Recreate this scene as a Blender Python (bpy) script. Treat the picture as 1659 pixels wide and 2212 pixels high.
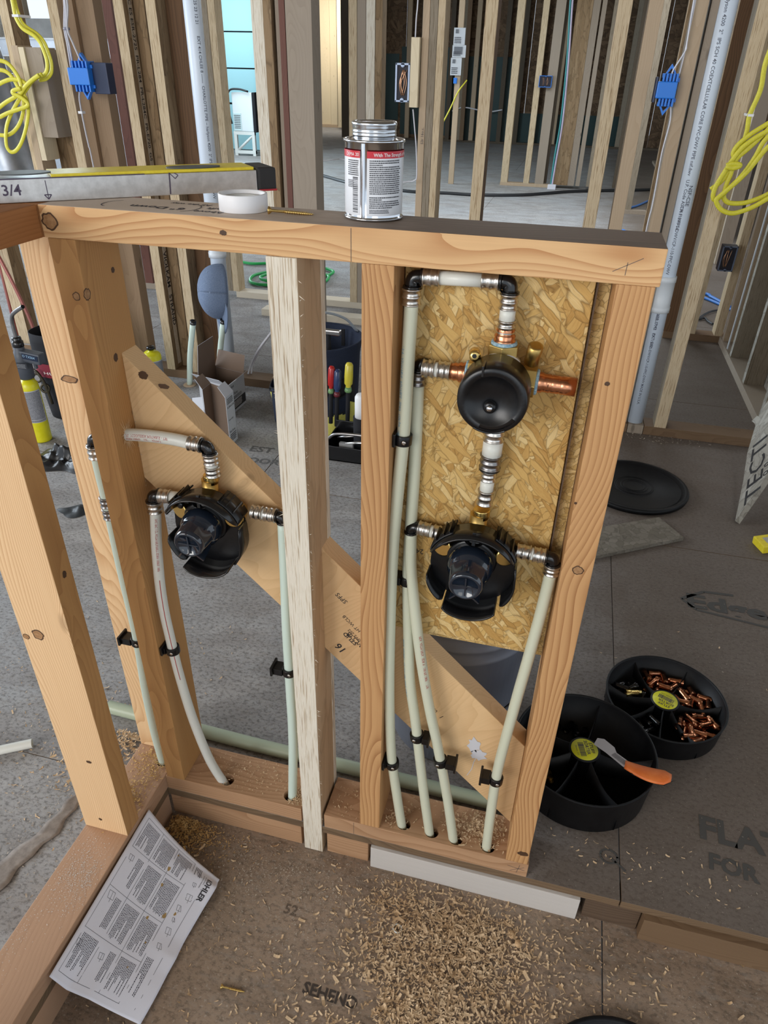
import bpy, bmesh, math, random
from mathutils import Vector, Matrix, noise as mnoise
for _o in list(bpy.data.objects): bpy.data.objects.remove(_o)
SC = bpy.context.scene
COL = SC.collection
random.seed(7)

# ------------------------------------------------------------------ camera
cam_d = bpy.data.cameras.new('camera'); cam = bpy.data.objects.new('camera', cam_d); COL.objects.link(cam)
cr = Vector((0.96840909, 0.24854117, 0.02027603)); cu = Vector((-0.1491635, 0.51219471, 0.84581726)); cf = Vector((-0.19983514, 0.82212156, -0.53308729))
Mx = Matrix((cr, cu, -cf)).transposed().to_4x4(); Mx.translation = Vector((0.50302246, -0.78260665, 1.24940866))
cam.matrix_world = Mx
cam_d.sensor_fit = 'VERTICAL'; cam_d.sensor_height = 24.0; cam_d.lens = 24.0 * 1520.8174 / 2212.0
cam_d.clip_start = 0.02; cam_d.clip_end = 200
SC.camera = cam
# ------------------------------------------------------------------ daylight, lamps, exposure
W = bpy.data.worlds.new('overcast_sky'); SC.world = W; W.use_nodes = True
bg = W.node_tree.nodes['Background']; bg.inputs[0].default_value = (0.80, 0.90, 1.0, 1); bg.inputs[1].default_value = 1.1
SC.view_settings.view_transform = 'Standard'; SC.view_settings.look = 'None'; SC.view_settings.gamma = 1; SC.view_settings.use_curve_mapping = False
SC.view_settings.exposure = 0.10
SC.cycles.use_denoising = True; SC.cycles.use_adaptive_sampling = True; SC.cycles.adaptive_threshold = 0.03
SC.cycles.max_bounces = 6; SC.cycles.diffuse_bounces = 3; SC.cycles.glossy_bounces = 3; SC.cycles.transmission_bounces = 4
SC.cycles.sample_clamp_indirect = 6
def area(name, loc, target, sx, sy, power, col):
    l = bpy.data.lights.new(name, 'AREA'); l.shape = 'RECTANGLE'; l.size = sx; l.size_y = sy; l.energy = power; l.color = col
    o = bpy.data.objects.new(name, l); COL.objects.link(o); o.location = loc
    o.rotation_euler = (Vector(target) - Vector(loc)).to_track_quat('-Z', 'Y').to_euler(); return o
# daylight through the big window openings behind and left of the photographer, and through the far left side; some added fills
area('window_and_fill', (-2.0, -3.3, 1.75), (0.2, 0.3, 0.7), 2.6, 1.7, 92, (1.0, 0.965, 0.92))
area('window_and_fill', (-4.3, 1.3, 1.7), (-0.4, 1.0, 0.2), 2.4, 1.6, 120, (0.80, 0.90, 1.0))
area('window_and_fill', (1.6, -3.4, 1.9), (0.6, 0.2, 0.8), 1.4, 1.4, 9, (1.0, 0.93, 0.84))  # added warm fill from behind right, no opening modelled
area('window_and_fill', (-5.6, 8.2, 1.9), (-1.5, 7.0, 0.2), 3.0, 1.8, 330, (0.72, 0.89, 1.0))
area('high_area_light', (0.0, 6.2, 2.6), (0.0, 6.2, 0.0), 2.5, 2.5, 110, (0.85, 0.93, 1.0))  # bare area lamp above the big room floor, no fixture built
area('high_area_light', (-5.4, 16.4, 2.3), (-4.9, 18.4, 1.0), 1.2, 1.2, 45, (1.0, 0.93, 0.80))  # area lamp standing in for sunlight on the doorway studs
area('window_and_fill', (-5.2, 10.4, 2.1), (-5.2, 11.9, 1.2), 1.2, .8, 30, (0.8,.93,1.0))  # added lamp brightening the cyan boards from inside
area('high_area_light', (2.6, 3.2, 2.5), (1.6, 3.2, 0.0), 1.0, 1.0, 14, (0.9, 0.95, 1.0))  # bare area lamp near the right wall, no fixture built

# ------------------------------------------------------------------ mesh helpers
ORG = {}
class MB:
    def __init__(s): s.v = []; s.f = []; s.sm = []
    def add(s, vs, fs, smooth=False):
        b = len(s.v); s.v += [Vector(v) for v in vs]; s.f += [tuple(i + b for i in f) for f in fs]; s.sm += [smooth] * len(fs); return s
    def box(s, x0, x1, y0, y1, z0, z1, M=None):
        vs = [Vector(p) for p in ((x0,y0,z0),(x1,y0,z0),(x1,y1,z0),(x0,y1,z0),(x0,y0,z1),(x1,y0,z1),(x1,y1,z1),(x0,y1,z1))]
        if M: vs = [M @ v for v in vs]
        return s.add(vs, [(0,3,2,1),(4,5,6,7),(0,1,5,4),(1,2,6,5),(2,3,7,6),(3,0,4,7)])
    def tube(s, pts, r, n=10, flat=None, up=(0,0,1), caps=True):
        pts = [Vector(p) for p in pts]; rings = []; prev = None
        for i, p in enumerate(pts):
            t = (pts[min(i+1, len(pts)-1)] - pts[max(i-1, 0)]).normalized()
            if prev is None:
                a = Vector(up)
                if abs(a.dot(t)) > 0.95: a = Vector((1,0,0))
                a = (a - t * a.dot(t)).normalized()
            else: a = (prev - t * prev.dot(t)).normalized()
            prev = a; b = t.cross(a)
            rr = r[i] if isinstance(r, (list, tuple)) else r
            fa, fb = flat if flat else (1, 1)
            rings.append([p + a * (math.cos(2*math.pi*k/n) * rr * fa) + b * (math.sin(2*math.pi*k/n) * rr * fb) for k in range(n)])
        vs = [v for R in rings for v in R]; fs = []
        for i in range(len(rings)-1):
            for k in range(n): fs.append((i*n+k, i*n+(k+1)%n, (i+1)*n+(k+1)%n, (i+1)*n+k))
        s.add(vs, fs, True)
        if caps:
            b = len(s.v) - len(vs); s.f.append(tuple(b+k for k in range(n))[::-1]); s.sm.append(False)
            e = b + (len(rings)-1)*n; s.f.append(tuple(e+k for k in range(n))); s.sm.append(False)
        return s
    def lathe(s, prof, o, axis=(0,0,1), n=24, a0=0, a1=2*math.pi, ref=None, caps=True):
        ax = Vector(axis).normalized(); u = Vector(ref) if ref else (Vector((1,0,0)) if abs(ax.x) < .9 else Vector((0,0,1)))
        u = (u - ax*u.dot(ax)).normalized(); w = ax.cross(u); o = Vector(o)
        full = abs(a1-a0-2*math.pi) < 1e-6; m = n if full else n+1
        vs = []
        for r, h in prof:
            for k in range(m):
                a = a0 + (a1-a0)*k/n; vs.append(o + ax*h + (u*math.cos(a) + w*math.sin(a))*r)
        fs = []
        for i in range(len(prof)-1):
            for k in range(n):
                k2 = (k+1) % m if full else k+1
                fs.append((i*m+k, i*m+k2, (i+1)*m+k2, (i+1)*m+k))
        s.add(vs, fs, True)
        if caps and full:
            b = len(s.v)-len(vs)
            if prof[0][0] > 1e-5: s.f.append(tuple(b+k for k in range(m))[::-1]); s.sm.append(False)
            if prof[-1][0] > 1e-5: e = b+(len(prof)-1)*m; s.f.append(tuple(e+k for k in range(m))); s.sm.append(False)
        return s
    def prism(s, poly, fn, d0, d1):
        n = len(poly); vs = [fn(a, b, d0) for a, b in poly] + [fn(a, b, d1) for a, b in poly]
        fs = [tuple(range(n))[::-1], tuple(range(n, 2*n))] + [(i, (i+1)%n, n+(i+1)%n, n+i) for i in range(n)]
        return s.add(vs, fs)
    def sheet(s, fn, nu, nv, th=0.0, smooth=True):
        g = [[Vector(fn(i/nu, j/nv)) for j in range(nv+1)] for i in range(nu+1)]
        vs = [p for r in g for p in r]; fs = [(i*(nv+1)+j, (i+1)*(nv+1)+j, (i+1)*(nv+1)+j+1, i*(nv+1)+j+1) for i in range(nu) for j in range(nv)]
        if th:
            N = len(vs); off = []
            for i in range(nu+1):
                for j in range(nv+1):
                    a = g[min(i+1,nu)][j]-g[max(i-1,0)][j]; b = g[i][min(j+1,nv)]-g[i][max(j-1,0)]
                    off.append(g[i][j] - a.cross(b).normalized()*th)
            fs2 = [tuple(k+N for k in f)[::-1] for f in fs]
            I = lambda i, j: i*(nv+1)+j
            ed = [(I(i,0),I(i+1,0)) for i in range(nu)] + [(I(nu,j),I(nu,j+1)) for j in range(nv)] + [(I(i+1,nv),I(i,nv)) for i in range(nu)] + [(I(0,j+1),I(0,j)) for j in range(nv)]
            s.add(vs+off, fs+fs2+[(b, a, a+N, b+N) for a, b in ed], smooth)
        else: s.add(vs, fs, smooth)
        return s
    def build(s, name, mat, parent=None, bevel=0, kind=None, org=None):
        me = bpy.data.meshes.new(name)
        if parent is not None: O = ORG[parent.name]
        elif org is not None: O = Vector(org)
        else:
            lo = Vector([min(v[i] for v in s.v) for i in range(3)]); hi = Vector([max(v[i] for v in s.v) for i in range(3)])
            O = (lo+hi)/2; O.z = lo.z
        me.from_pydata([v-O for v in s.v], [], s.f); me.polygons.foreach_set('use_smooth', s.sm)
        if bevel:
            bm = bmesh.new(); bm.from_mesh(me)
            bmesh.ops.recalc_face_normals(bm, faces=bm.faces)
            es = [e for e in bm.edges if e.is_manifold and e.calc_face_angle(0) > 0.6]
            bmesh.ops.bevel(bm, geom=es, offset=bevel, segments=2, affect='EDGES', profile=0.6, clamp_overlap=True)
            bm.to_mesh(me); bm.free()
        me.materials.append(mat)
        o = bpy.data.objects.new(name, me); COL.objects.link(o); ORG[o.name] = O
        if parent is not None: o.parent = parent
        else: o.location = O
        if kind: o['kind'] = kind
        return o
def thing(name, label, cat, loc, group=None, kind=None):
    o = bpy.data.objects.new(name, None); o.empty_display_size = .05; COL.objects.link(o); o.location = loc; ORG[o.name] = Vector(loc)
    if kind: o['kind'] = kind
    else: o['label'] = label; o['category'] = cat
    if group: o['group'] = group
    return o
def tag(o, label, cat, group=None):
    o['label'] = label; o['category'] = cat
    if group: o['group'] = group
    return o
def catmull(pts, k=6):
    P = [Vector(p) for p in pts]; P = [P[0]*2-P[1]] + P + [P[-1]*2-P[-2]]; out = []
    for i in range(1, len(P)-2):
        a, b, c, d = P[i-1:i+3]
        for j in range(k):
            t = j/k; out.append(0.5*((2*b) + (c-a)*t + (2*a-5*b+4*c-d)*t*t + (3*b-a-3*c+d)*t**3))
    out.append(P[-2]); return out
_gl = {}
def glyphs(txt, off=0):
    key = (txt, round(off, 4))
    if key not in _gl:
        c = bpy.data.curves.new('lettering', 'FONT'); c.body = txt; c.size = 1; c.resolution_u = 2; c.align_x = 'LEFT'; c.offset = off
        o = bpy.data.objects.new('lettering', c); me = bpy.data.meshes.new_from_object(o)
        _gl[key] = ([tuple(v.co[:2]) for v in me.vertices], [tuple(p.vertices) for p in me.polygons])
        bpy.data.objects.remove(o); bpy.data.curves.remove(c); bpy.data.meshes.remove(me)
    return _gl[key]
def letter(mb, txt, fn, size, u0=0, v0=0, wx=1.0, bold=0):
    """print txt on a surface: fn(u, v) -> point, u along the writing, v up"""
    vs, fs = glyphs(txt, min(.035, bold/size*.45))
    mb.add([fn(u0 + x*size*wx, v0 + y*size) for x, y in vs], fs)
    return mb
def dashes(mb, fn, w, h, rows, seed, fill=.62, para=0.0):
    """rows of tiny word blocks, too small to read"""
    R = random.Random(seed)
    for i in range(rows):
        y1 = h - h*(i+.15)/rows; y0 = y1 - h/rows*.55; x = 0
        end = w*(R.uniform(.35, .8) if R.random() < para else R.uniform(.93, 1))
        while x < end:
            l = R.uniform(.012, .05)*w; l = min(l, end-x)
            if l > .006*w: mb.add([fn(x, y0), fn(x+l, y0), fn(x+l, y1), fn(x, y1)], [(0,1,2,3)])
            x += l + w*.012
    return mb

# ------------------------------------------------------------------ materials
def mat(name, rough=.5, metal=0, col=(.5,.5,.5), spec=None, sss=0, coat=0, trans=0, emit=0):
    m = bpy.data.materials.new(name); m.use_nodes = True; b = m.node_tree.nodes['Principled BSDF']
    b.inputs['Base Color'].default_value = (*col, 1); b.inputs['Roughness'].default_value = rough; b.inputs['Metallic'].default_value = metal
    if spec is not None: b.inputs['Specular IOR Level'].default_value = spec
    if sss: b.inputs['Subsurface Weight'].default_value = sss; b.inputs['Subsurface Radius'].default_value = (.01,.01,.008); b.inputs['Subsurface Scale'].default_value = .5
    if coat: b.inputs['Coat Weight'].default_value = coat; b.inputs['Coat Roughness'].default_value = .06
    if trans: b.inputs['Transmission Weight'].default_value = trans
    m['b'] = b.name; return m
class N:
    def __init__(s, m): s.t = m.node_tree; s.b = s.t.nodes['Principled BSDF']
    def n(s, typ, **k):
        x = s.t.nodes.new(typ)
        for a, v in k.items(): setattr(x, a, v)
        return x
    def l(s, a, b): s.t.links.new(a, b)
    def coords(s, scale=(1,1,1), rot=(0,0,0), rnd=True):
        tc = s.n('ShaderNodeTexCoord'); out = tc.outputs['Object']
        if rnd:
            oi = s.n('ShaderNodeObjectInfo'); mu = s.n('ShaderNodeVectorMath', operation='MULTIPLY_ADD')
            cb = s.n('ShaderNodeCombineXYZ'); 
            for i in range(3): s.l(oi.outputs['Random'], cb.inputs[i])
            s.l(cb.outputs[0], mu.inputs[0]); mu.inputs[1].default_value = (3.1, 5.7, 9.3); s.l(out, mu.inputs[2]); out = mu.outputs[0]
        mp = s.n('ShaderNodeMapping'); mp.inputs['Rotation'].default_value = rot; mp.inputs['Scale'].default_value = scale
        s.l(out, mp.inputs['Vector']); return mp.outputs[0]
    def scale(s, v, sc, rot=(0,0,0)):
        mp = s.n('ShaderNodeMapping'); mp.inputs['Scale'].default_value = sc; mp.inputs['Rotation'].default_value = rot; s.l(v, mp.inputs['Vector']); return mp.outputs[0]
    def noise(s, v, sc=1, det=2, rough=.5, dist=0):
        x = s.n('ShaderNodeTexNoise'); x.inputs['Scale'].default_value = sc; x.inputs['Detail'].default_value = det; x.inputs['Roughness'].default_value = rough; x.inputs['Distortion'].default_value = dist
        s.l(v, x.inputs['Vector']); return x.outputs['Fac']
    def m(s, op, a, b=None, c=None, clamp=False):
        x = s.n('ShaderNodeMath', operation=op); x.use_clamp = clamp
        for i, v in enumerate((a, b, c)):
            if v is None: continue
            if isinstance(v, (int, float)): x.inputs[i].default_value = v
            else: s.l(v, x.inputs[i])
        return x.outputs[0]
    def ramp(s, f, stops):
        x = s.n('ShaderNodeValToRGB'); e = x.color_ramp.elements
        while len(e) > 1: e.remove(e[-1])
        e[0].position = stops[0][0]; e[0].color = (*stops[0][1], 1)
        for p, c in stops[1:]: q = e.new(p); q.color = (*c, 1)
        s.l(f, x.inputs[0]); return x.outputs[0]
    def mix(s, f, a, b, mode='MIX'):
        x = s.n('ShaderNodeMix', data_type='RGBA', blend_type=mode)
        if isinstance(f, (int, float)): x.inputs[0].default_value = f
        else: s.l(f, x.inputs[0])
        for i, v in ((6, a), (7, b)):
            if isinstance(v, tuple): x.inputs[i].default_value = (*v, 1)
            else: s.l(v, x.inputs[i])
        return x.outputs[2]
    def col(s, c): s.l(c, s.b.inputs['Base Color'])
    def bump(s, h, st=.3, d=.001):
        x = s.n('ShaderNodeBump'); x.inputs['Strength'].default_value = st; x.inputs['Distance'].default_value = d
        s.l(h, x.inputs['Height']); s.l(x.outputs[0], s.b.inputs['Normal'])
ROT = {'z': (0,0,0), 'x': (0, math.pi/2, 0), 'y': (math.pi/2, 0, 0)}
def wood(name, c1, c2, axis='z', spacing=.0045, line=.55, knots=.5, rough=.62, gray=None, center=(.075, .02), rot=None, wob=.018):
    m = mat(name, rough=rough, spec=.3); k = N(m)
    v = k.coords(rot=rot or ROT[axis])
    sp = k.n('ShaderNodeSeparateXYZ'); k.l(v, sp.inputs[0])
    # distance to the pith, wandering slowly along the grain
    slow = k.noise(k.scale(v, (6, 6, 1.7)), 1, 2, .45); slow2 = k.noise(k.scale(v, (14, 14, 3)), 1, 2, .5)
    tc = k.n('ShaderNodeTexCoord'); o = k.scale(tc.outputs['Object'], (1,1,1), rot or ROT[axis]); so = k.n('ShaderNodeSeparateXYZ'); k.l(o, so.inputs[0])
    X = k.m('ADD', k.m('SINE', k.m('MULTIPLY', sp.outputs[0], 9.0)), 0.0); 
    rx = k.m('ADD', k.m('MULTIPLY', X, .05), center[0]*.4); ry = k.m('ADD', k.m('MULTIPLY', k.m('SINE', k.m('MULTIPLY', sp.outputs[1], 9.0)), .05), center[1])
    rr = k.m('SQRT', k.m('ADD', k.m('MULTIPLY', rx, rx), k.m('MULTIPLY', ry, ry)))
    vor = k.n('ShaderNodeTexVoronoi'); vor.inputs['Scale'].default_value = 1; k.l(k.scale(v, (9, 9, 3.2)), vor.inputs['Vector'])
    kd = k.m('SUBTRACT', 1.0, k.m('MULTIPLY', vor.outputs['Distance'], 4.2), clamp=True)
    r2 = k.m('ADD', rr, k.m('ADD', k.m('MULTIPLY', slow, wob*2.6), k.m('MULTIPLY', slow2, wob*.30)))
    r2 = k.m('ADD', r2, k.m('MULTIPLY', k.m('MULTIPLY', kd, kd), .016*knots))
    ph = k.m('FRACT', k.m('DIVIDE', r2, spacing*.40))
    ring = k.m('MULTIPLY', k.m('POWER', ph, 2.2), k.m('ADD', .55, k.m('MULTIPLY', k.noise(k.scale(v, (60, 60, 3)), 1, 1), .8)))
    fib = k.noise(k.scale(v, (420, 420, 9)), 1, 2, .6)
    big = k.noise(k.scale(v, (7, 7, 1.6)), 1, 2, .5)
    c = k.mix(k.m('MULTIPLY', ring, line), c1, c2)
    c = k.mix(k.m('MULTIPLY', fib, .22), c, tuple(x*.62 for x in c2))
    c = k.mix(k.m('MULTIPLY', big, .35), c, gray or tuple(min(1, x*1.1) for x in c1))
    if knots:
        kn = k.ramp(vor.outputs['Distance'], [(0, (1,1,1)), (.055, (.8,.8,.8)), (.09, (0,0,0))])
        c = k.mix(k.m('MULTIPLY', kn, .75*min(1, knots)), c, tuple(x*.32 for x in c2))
    k.col(c); k.bump(k.m('ADD', k.m('MULTIPLY', ring, .5), fib), .25, .0006); return m
def lsl_edge(name, c1, c2, c3, axis='z'):
    m = mat(name, rough=.8, spec=.15); k = N(m); v = k.coords(rot=ROT[axis])
    a = k.noise(k.scale(v, (360, 360, 11)), 1, 3, .62, .2); b = k.noise(k.scale(v, (520, 520, 30)), 1, 2, .6); d = k.noise(k.scale(v, (12, 12, 2)), 1, 2)
    c = k.ramp(a, [(.33, c3), (.40, c2), (.45, c1), (.60, c1), (.66, c2), (.72, c3)]); c = k.mix(k.m('MULTIPLY', b, .35), c, c2); c = k.mix(k.m('MULTIPLY', d, .3), c, tuple(x*1.15 for x in c1))
    k.col(c); k.bump(a, .8, .002); return m
def flakes(name, cols, sc=(30, 30, 9), edge=.6, rough=.7, rots=(0, 1.1, 2.2), plane='xz', sz=1.0, dirt=None, axisrot=None, contrast=1):
    m = mat(name, rough=rough, spec=.25); k = N(m)
    v = k.coords(rot=axisrot or (0,0,0)); warp = k.n('ShaderNodeVectorMath', operation='MULTIPLY_ADD')
    nz = k.n('ShaderNodeTexNoise'); nz.inputs['Scale'].default_value = 25*sz; k.l(v, nz.inputs['Vector'])
    k.l(nz.outputs['Color'], warp.inputs[0]); warp.inputs[1].default_value = (.012/sz,)*3; k.l(v, warp.inputs[2]); v = warp.outputs[0]
    res = None; hh = None
    for i, r in enumerate(rots):
        ro = {'xz': (0, r, 0), 'xy': (0, 0, r), 'yz': (r, 0, 0)}[plane]
        q = k.scale(v, (1,1,1), ro); q = k.scale(q, tuple(s*sz for s in sc))
        q2 = k.n('ShaderNodeVectorMath', operation='ADD'); q2.inputs[1].default_value = (i*7.3, i*3.1, i*5.9); k.l(q, q2.inputs[0])
        vo = k.n('ShaderNodeTexVoronoi'); vo.inputs['Scale'].default_value = 1; k.l(q2.outputs[0], vo.inputs['Vector'])
        ve = k.n('ShaderNodeTexVoronoi', feature='DISTANCE_TO_EDGE'); ve.inputs['Scale'].default_value = 1; k.l(q2.outputs[0], ve.inputs['Vector'])
        s1 = k.n('ShaderNodeSeparateColor'); k.l(vo.outputs['Color'], s1.inputs[0])
        fib = k.noise(k.scale(q2.outputs[0], (9, 9, .8)), 1, 3, .75)
        val = k.m('ADD', k.m('MULTIPLY', s1.outputs[0], .62*contrast), k.m('MULTIPLY', fib, .62))
        c = k.ramp(val, [(j/(len(cols)-1)*.8+.1, cc) for j, cc in enumerate(cols)])
        ed = k.ramp(ve.outputs['Distance'], [(0, (1,1,1)), (.05, (.25,.25,.25)), (.11, (0,0,0))])
        c = k.mix(k.m('MULTIPLY', ed, edge), c, tuple(x*.42 for x in cols[0]))
        if res is None: res = c; hh = s1.outputs[1]
        else:
            mk = k.ramp(s1.outputs[2], [(.52, (0,0,0)), (.55, (1,1,1))]); res = k.mix(mk, res, c)
    if dirt:
        dn = k.noise(k.coords((3,3,3)), 1, 4, .6); f = k.ramp(dn, [(.35, (0,0,0)), (.7, (1,1,1))]); res = k.mix(k.m('MULTIPLY', f, dirt[1]), res, dirt[0])
    k.col(res); k.bump(hh, .25, .0008); return m
def speck(name, c1, c2, sc=60, rough=.6, metal=0, **kw):
    m = mat(name, rough=rough, metal=metal, **kw); k = N(m); v = k.coords((sc,)*3); f = k.noise(v, 1, 3, .6)
    k.col(k.ramp(f, [(.35, c1), (.65, c2)])); return m
# ------------------------------------------------------------------ wood and sheet materials
pi = math.pi
F1 = (.69,.44,.22); F2 = (.36,.15,.05)
fir_z = wood('fir_upright', (.60,.34,.150), (.27,.10,.03), 'z', line=.85, knots=.7, spacing=.0042)
fir_lit = wood('fir_upright_pale', (.78,.54,.31), (.44,.20,.07), 'z', line=.75, knots=.6, spacing=.004)
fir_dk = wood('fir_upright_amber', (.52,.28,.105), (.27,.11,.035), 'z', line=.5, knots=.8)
fir_x = wood('fir_plate', (.74,.47,.235), (.42,.17,.055), 'x', line=.85, knots=.5, wob=.03, spacing=.0055)
fir_x2 = wood('fir_sole', (.50,.30,.17), (.26,.12,.05), 'x', line=.65, knots=.6)
fir_y = wood('fir_side_plate', (.48,.30,.19), (.30,.16,.09), 'y', line=.4, knots=.4)
fir_y_dk = wood('fir_side_top', (.40,.17,.06), (.20,.07,.02), 'y', line=.4, knots=.3)
fir_brace = wood('fir_brace', (.76,.51,.27), (.52,.30,.13), 'x', line=.4, knots=.5, rot=(0, math.pi/2+math.radians(44.5), 0), spacing=.0035)
white_x = wood('bleached_block', (.62,.58,.54), (.40,.36,.34), 'x', line=.45, knots=0, spacing=.004)
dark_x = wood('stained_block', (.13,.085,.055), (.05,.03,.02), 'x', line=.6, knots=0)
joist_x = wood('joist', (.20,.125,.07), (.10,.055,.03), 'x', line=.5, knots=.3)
grey_z = wood('weathered_upright', (.36,.29,.22), (.22,.165,.12), 'z', line=.35, knots=.9, gray=(.40,.35,.30))
tan_z = wood('tan_upright', (.50,.38,.26), (.36,.24,.14), 'z', line=.35, knots=.6)
cream_z = wood('cream_upright', (.75,.64,.45), (.5,.38,.22), 'z', line=.3, knots=.6)
red_z = wood('reddish_upright', (.17,.07,.05), (.08,.03,.025), 'z', line=.5, knots=.2)
brown_z = wood('brown_upright', (.16,.085,.04), (.055,.025,.012), 'z', line=.7, knots=0, spacing=.008)
dark_z = wood('dark_upright', (.10,.075,.05), (.05,.035,.025), 'z', line=.4, knots=.3)
pale_x = wood('pale_lumber', (.66,.58,.46), (.5,.4,.28), 'x', line=.3, knots=.2)
lslw = lsl_edge('strand_edge_white', (.80,.74,.63), (.55,.45,.32), (.27,.16,.08))
lsl = lsl_edge('strand_edge', (.62,.50,.34), (.40,.28,.16), (.17,.10,.05))
lsl_side = flakes('strand_side', [(.20,.125,.065),(.28,.185,.10),(.34,.235,.135)], (34,34,5), .5, rots=(0,.12,-.1), plane='yz')
lsl_side_w = flakes('strand_side_pale', [(.46,.32,.19),(.54,.39,.24),(.60,.45,.29)], (40,40,4), .25, rots=(0,.1), plane='yz')
lsl_dark = lsl_edge('strand_edge_dark', (.30,.25,.19), (.20,.16,.11), (.10,.075,.045))
osb = flakes('osb_yellow', [(.22,.10,.02),(.45,.25,.07),(.57,.35,.115),(.62,.40,.14),(.72,.53,.25)], (118,118,26), .6, rots=(.3,1.25,2.1,2.8,.75), plane='xz')
osb_grey = flakes('osb_grey', [(.26,.23,.19),(.36,.33,.28),(.46,.43,.38)], (30,30,9), .5, rots=(0,.8,1.7), plane='yz')
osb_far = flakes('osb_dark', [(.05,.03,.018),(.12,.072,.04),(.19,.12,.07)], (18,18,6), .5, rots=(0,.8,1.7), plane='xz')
osb_edge = flakes('osb_cut_edge', [(.34,.20,.06),(.55,.36,.13),(.72,.52,.24)], (90,90,160), .7, rots=(0,1.0), plane='xz')
def floormat(name, base, tint, mud, dusty):
    m = flakes(name, [tuple(c*.8 for c in base), base, tuple(c*1.22 for c in base)], (16,7,16), .22, rots=(0,.5,2.6,1.2), plane='xy', rough=.72, sz=1.0, contrast=.8)
    k = N(m); src = k.b.inputs['Base Color'].links[0].from_socket; v = k.coords((1,1,1), rnd=False)
    a = k.noise(k.scale(v, (1.3,1.9,1)), 1, 5, .62); b = k.noise(k.scale(v, (4.2,9,4)), 1, 4, .6, .5); g = k.noise(k.scale(v, (170,170,170)), 1, 2, .7)
    c = k.mix(k.ramp(a, [(.38, (0,0,0)), (.62, (.75,.75,.75))]), src, tint)
    c = k.mix(k.ramp(b, [(.45, (0,0,0)), (.72, (.75,.75,.75))]), c, mud)
    c = k.mix(k.ramp(g, [(.60, (0,0,0)), (.70, (dusty,)*3)]), c, (.50,.46,.40))
    g1 = k.noise(k.scale(v, (95,140,95)), 1, 3, .75); g2 = k.noise(k.scale(v, (22,60,22)), 1, 4, .7)
    c = k.mix(k.ramp(g1, [(.34, (.50,.50,.50)), (.52, (0,0,0))]), c, (.055,.045,.038)); c = k.mix(k.ramp(g2, [(.52, (0,0,0)), (.74, (.5,.5,.5))]), c, (.30,.27,.24))
    k.bump(g1, .5, .001)
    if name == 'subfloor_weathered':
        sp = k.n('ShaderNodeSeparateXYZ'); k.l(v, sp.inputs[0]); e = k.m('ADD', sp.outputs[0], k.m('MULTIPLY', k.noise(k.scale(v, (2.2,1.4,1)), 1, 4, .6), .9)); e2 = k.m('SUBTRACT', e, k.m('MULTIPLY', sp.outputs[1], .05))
        c = k.mix(k.ramp(k.m('MULTIPLY', e2, .5), [(.28, (0,0,0)), (.62, (.85,.85,.85))]), c, k.mix(a, (.095,.068,.048), (.175,.132,.102)))  # browner towards the right; the darkening there also paints in weaker light
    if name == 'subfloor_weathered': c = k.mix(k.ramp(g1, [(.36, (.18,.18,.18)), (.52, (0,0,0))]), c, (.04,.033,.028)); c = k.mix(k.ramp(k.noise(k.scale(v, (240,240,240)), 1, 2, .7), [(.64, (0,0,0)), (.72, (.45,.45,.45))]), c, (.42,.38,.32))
    k.col(c); return m
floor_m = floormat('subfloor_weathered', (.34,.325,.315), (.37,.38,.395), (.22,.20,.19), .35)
pan_m = floormat('subfloor_recess', (.32,.225,.16), (.34,.265,.20), (.17,.115,.075), .45)
ceil_m = mat('ceiling_boards', .9, col=(.30,.25,.19))
def set2(o, m2, pick):
    o.data.materials.append(m2)
    for p in o.data.polygons:
        if pick(p.normal): p.material_index = 1
    return o

H = 1.1026; T = .038; D = .089; FZ = -.082
# ------------------------------------------------------------------ floor
floor = thing('floor', '', '', (0, 0, 0), kind='structure')
sub_edge = wood('subfloor_edge', (.20,.13,.075), (.08,.05,.03), 'x', line=.7, knots=0, spacing=.003)
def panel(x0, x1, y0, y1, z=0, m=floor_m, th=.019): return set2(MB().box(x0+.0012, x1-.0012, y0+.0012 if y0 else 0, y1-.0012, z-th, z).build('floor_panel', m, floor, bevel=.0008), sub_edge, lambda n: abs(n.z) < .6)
for y0, y1, off in ((0, 1.2, .765), (1.2, 2.42, -.45), (2.42, 3.64, .765), (3.64, 4.86, -.45), (4.86, 6.1, .765), (6.1, 8.5, -.45), (8.5, 11, .765), (11, 19.5, -.45)):
    x = off - 2.44*4
    while x < 6:
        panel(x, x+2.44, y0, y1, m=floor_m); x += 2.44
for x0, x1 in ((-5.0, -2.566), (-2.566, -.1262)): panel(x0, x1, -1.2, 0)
for x0, x1 in ((-5.0, -2.566), (-2.566, -.1262)): panel(x0, x1, -3.2, -1.2)
for x0, x1, y0, y1 in ((-.165, .747, -1.22, .043), (.747, 3.2, -1.22, .043), (-.165, 3.2, -3.2, -1.22)): panel(x0, x1, y0, y1, FZ, pan_m)
# blocking under the subfloor edge, seen from the recess
def blk(x0, x1, m, y0=0.0, z0=FZ, z1=-.0195): return MB().box(x0, x1, y0, y0+.036, z0, z1).build('edge_block', m, floor, bevel=.0012)
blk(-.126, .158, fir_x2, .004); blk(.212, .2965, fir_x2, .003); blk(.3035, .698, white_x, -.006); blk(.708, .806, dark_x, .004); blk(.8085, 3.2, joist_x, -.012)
MB().box(-.17, 3.2, .044, .05, FZ, -.0195).build('edge_light_stop', dark_x, floor)  # added dark strip stopping light leaks behind the blocks
MB().box(-.160, -.1285, -.30, .0, FZ, -.0195).build('edge_block', fir_y, floor, bevel=.001)
MB().box(-.160, -.1275, -1.5, -.303, FZ, -.0195).build('edge_block', fir_y, floor, bevel=.001)
ceiling = MB().box(-9, 6, -3.6, 19.5, 2.75, 2.80).build('ceiling', ceil_m, kind='structure')
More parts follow.
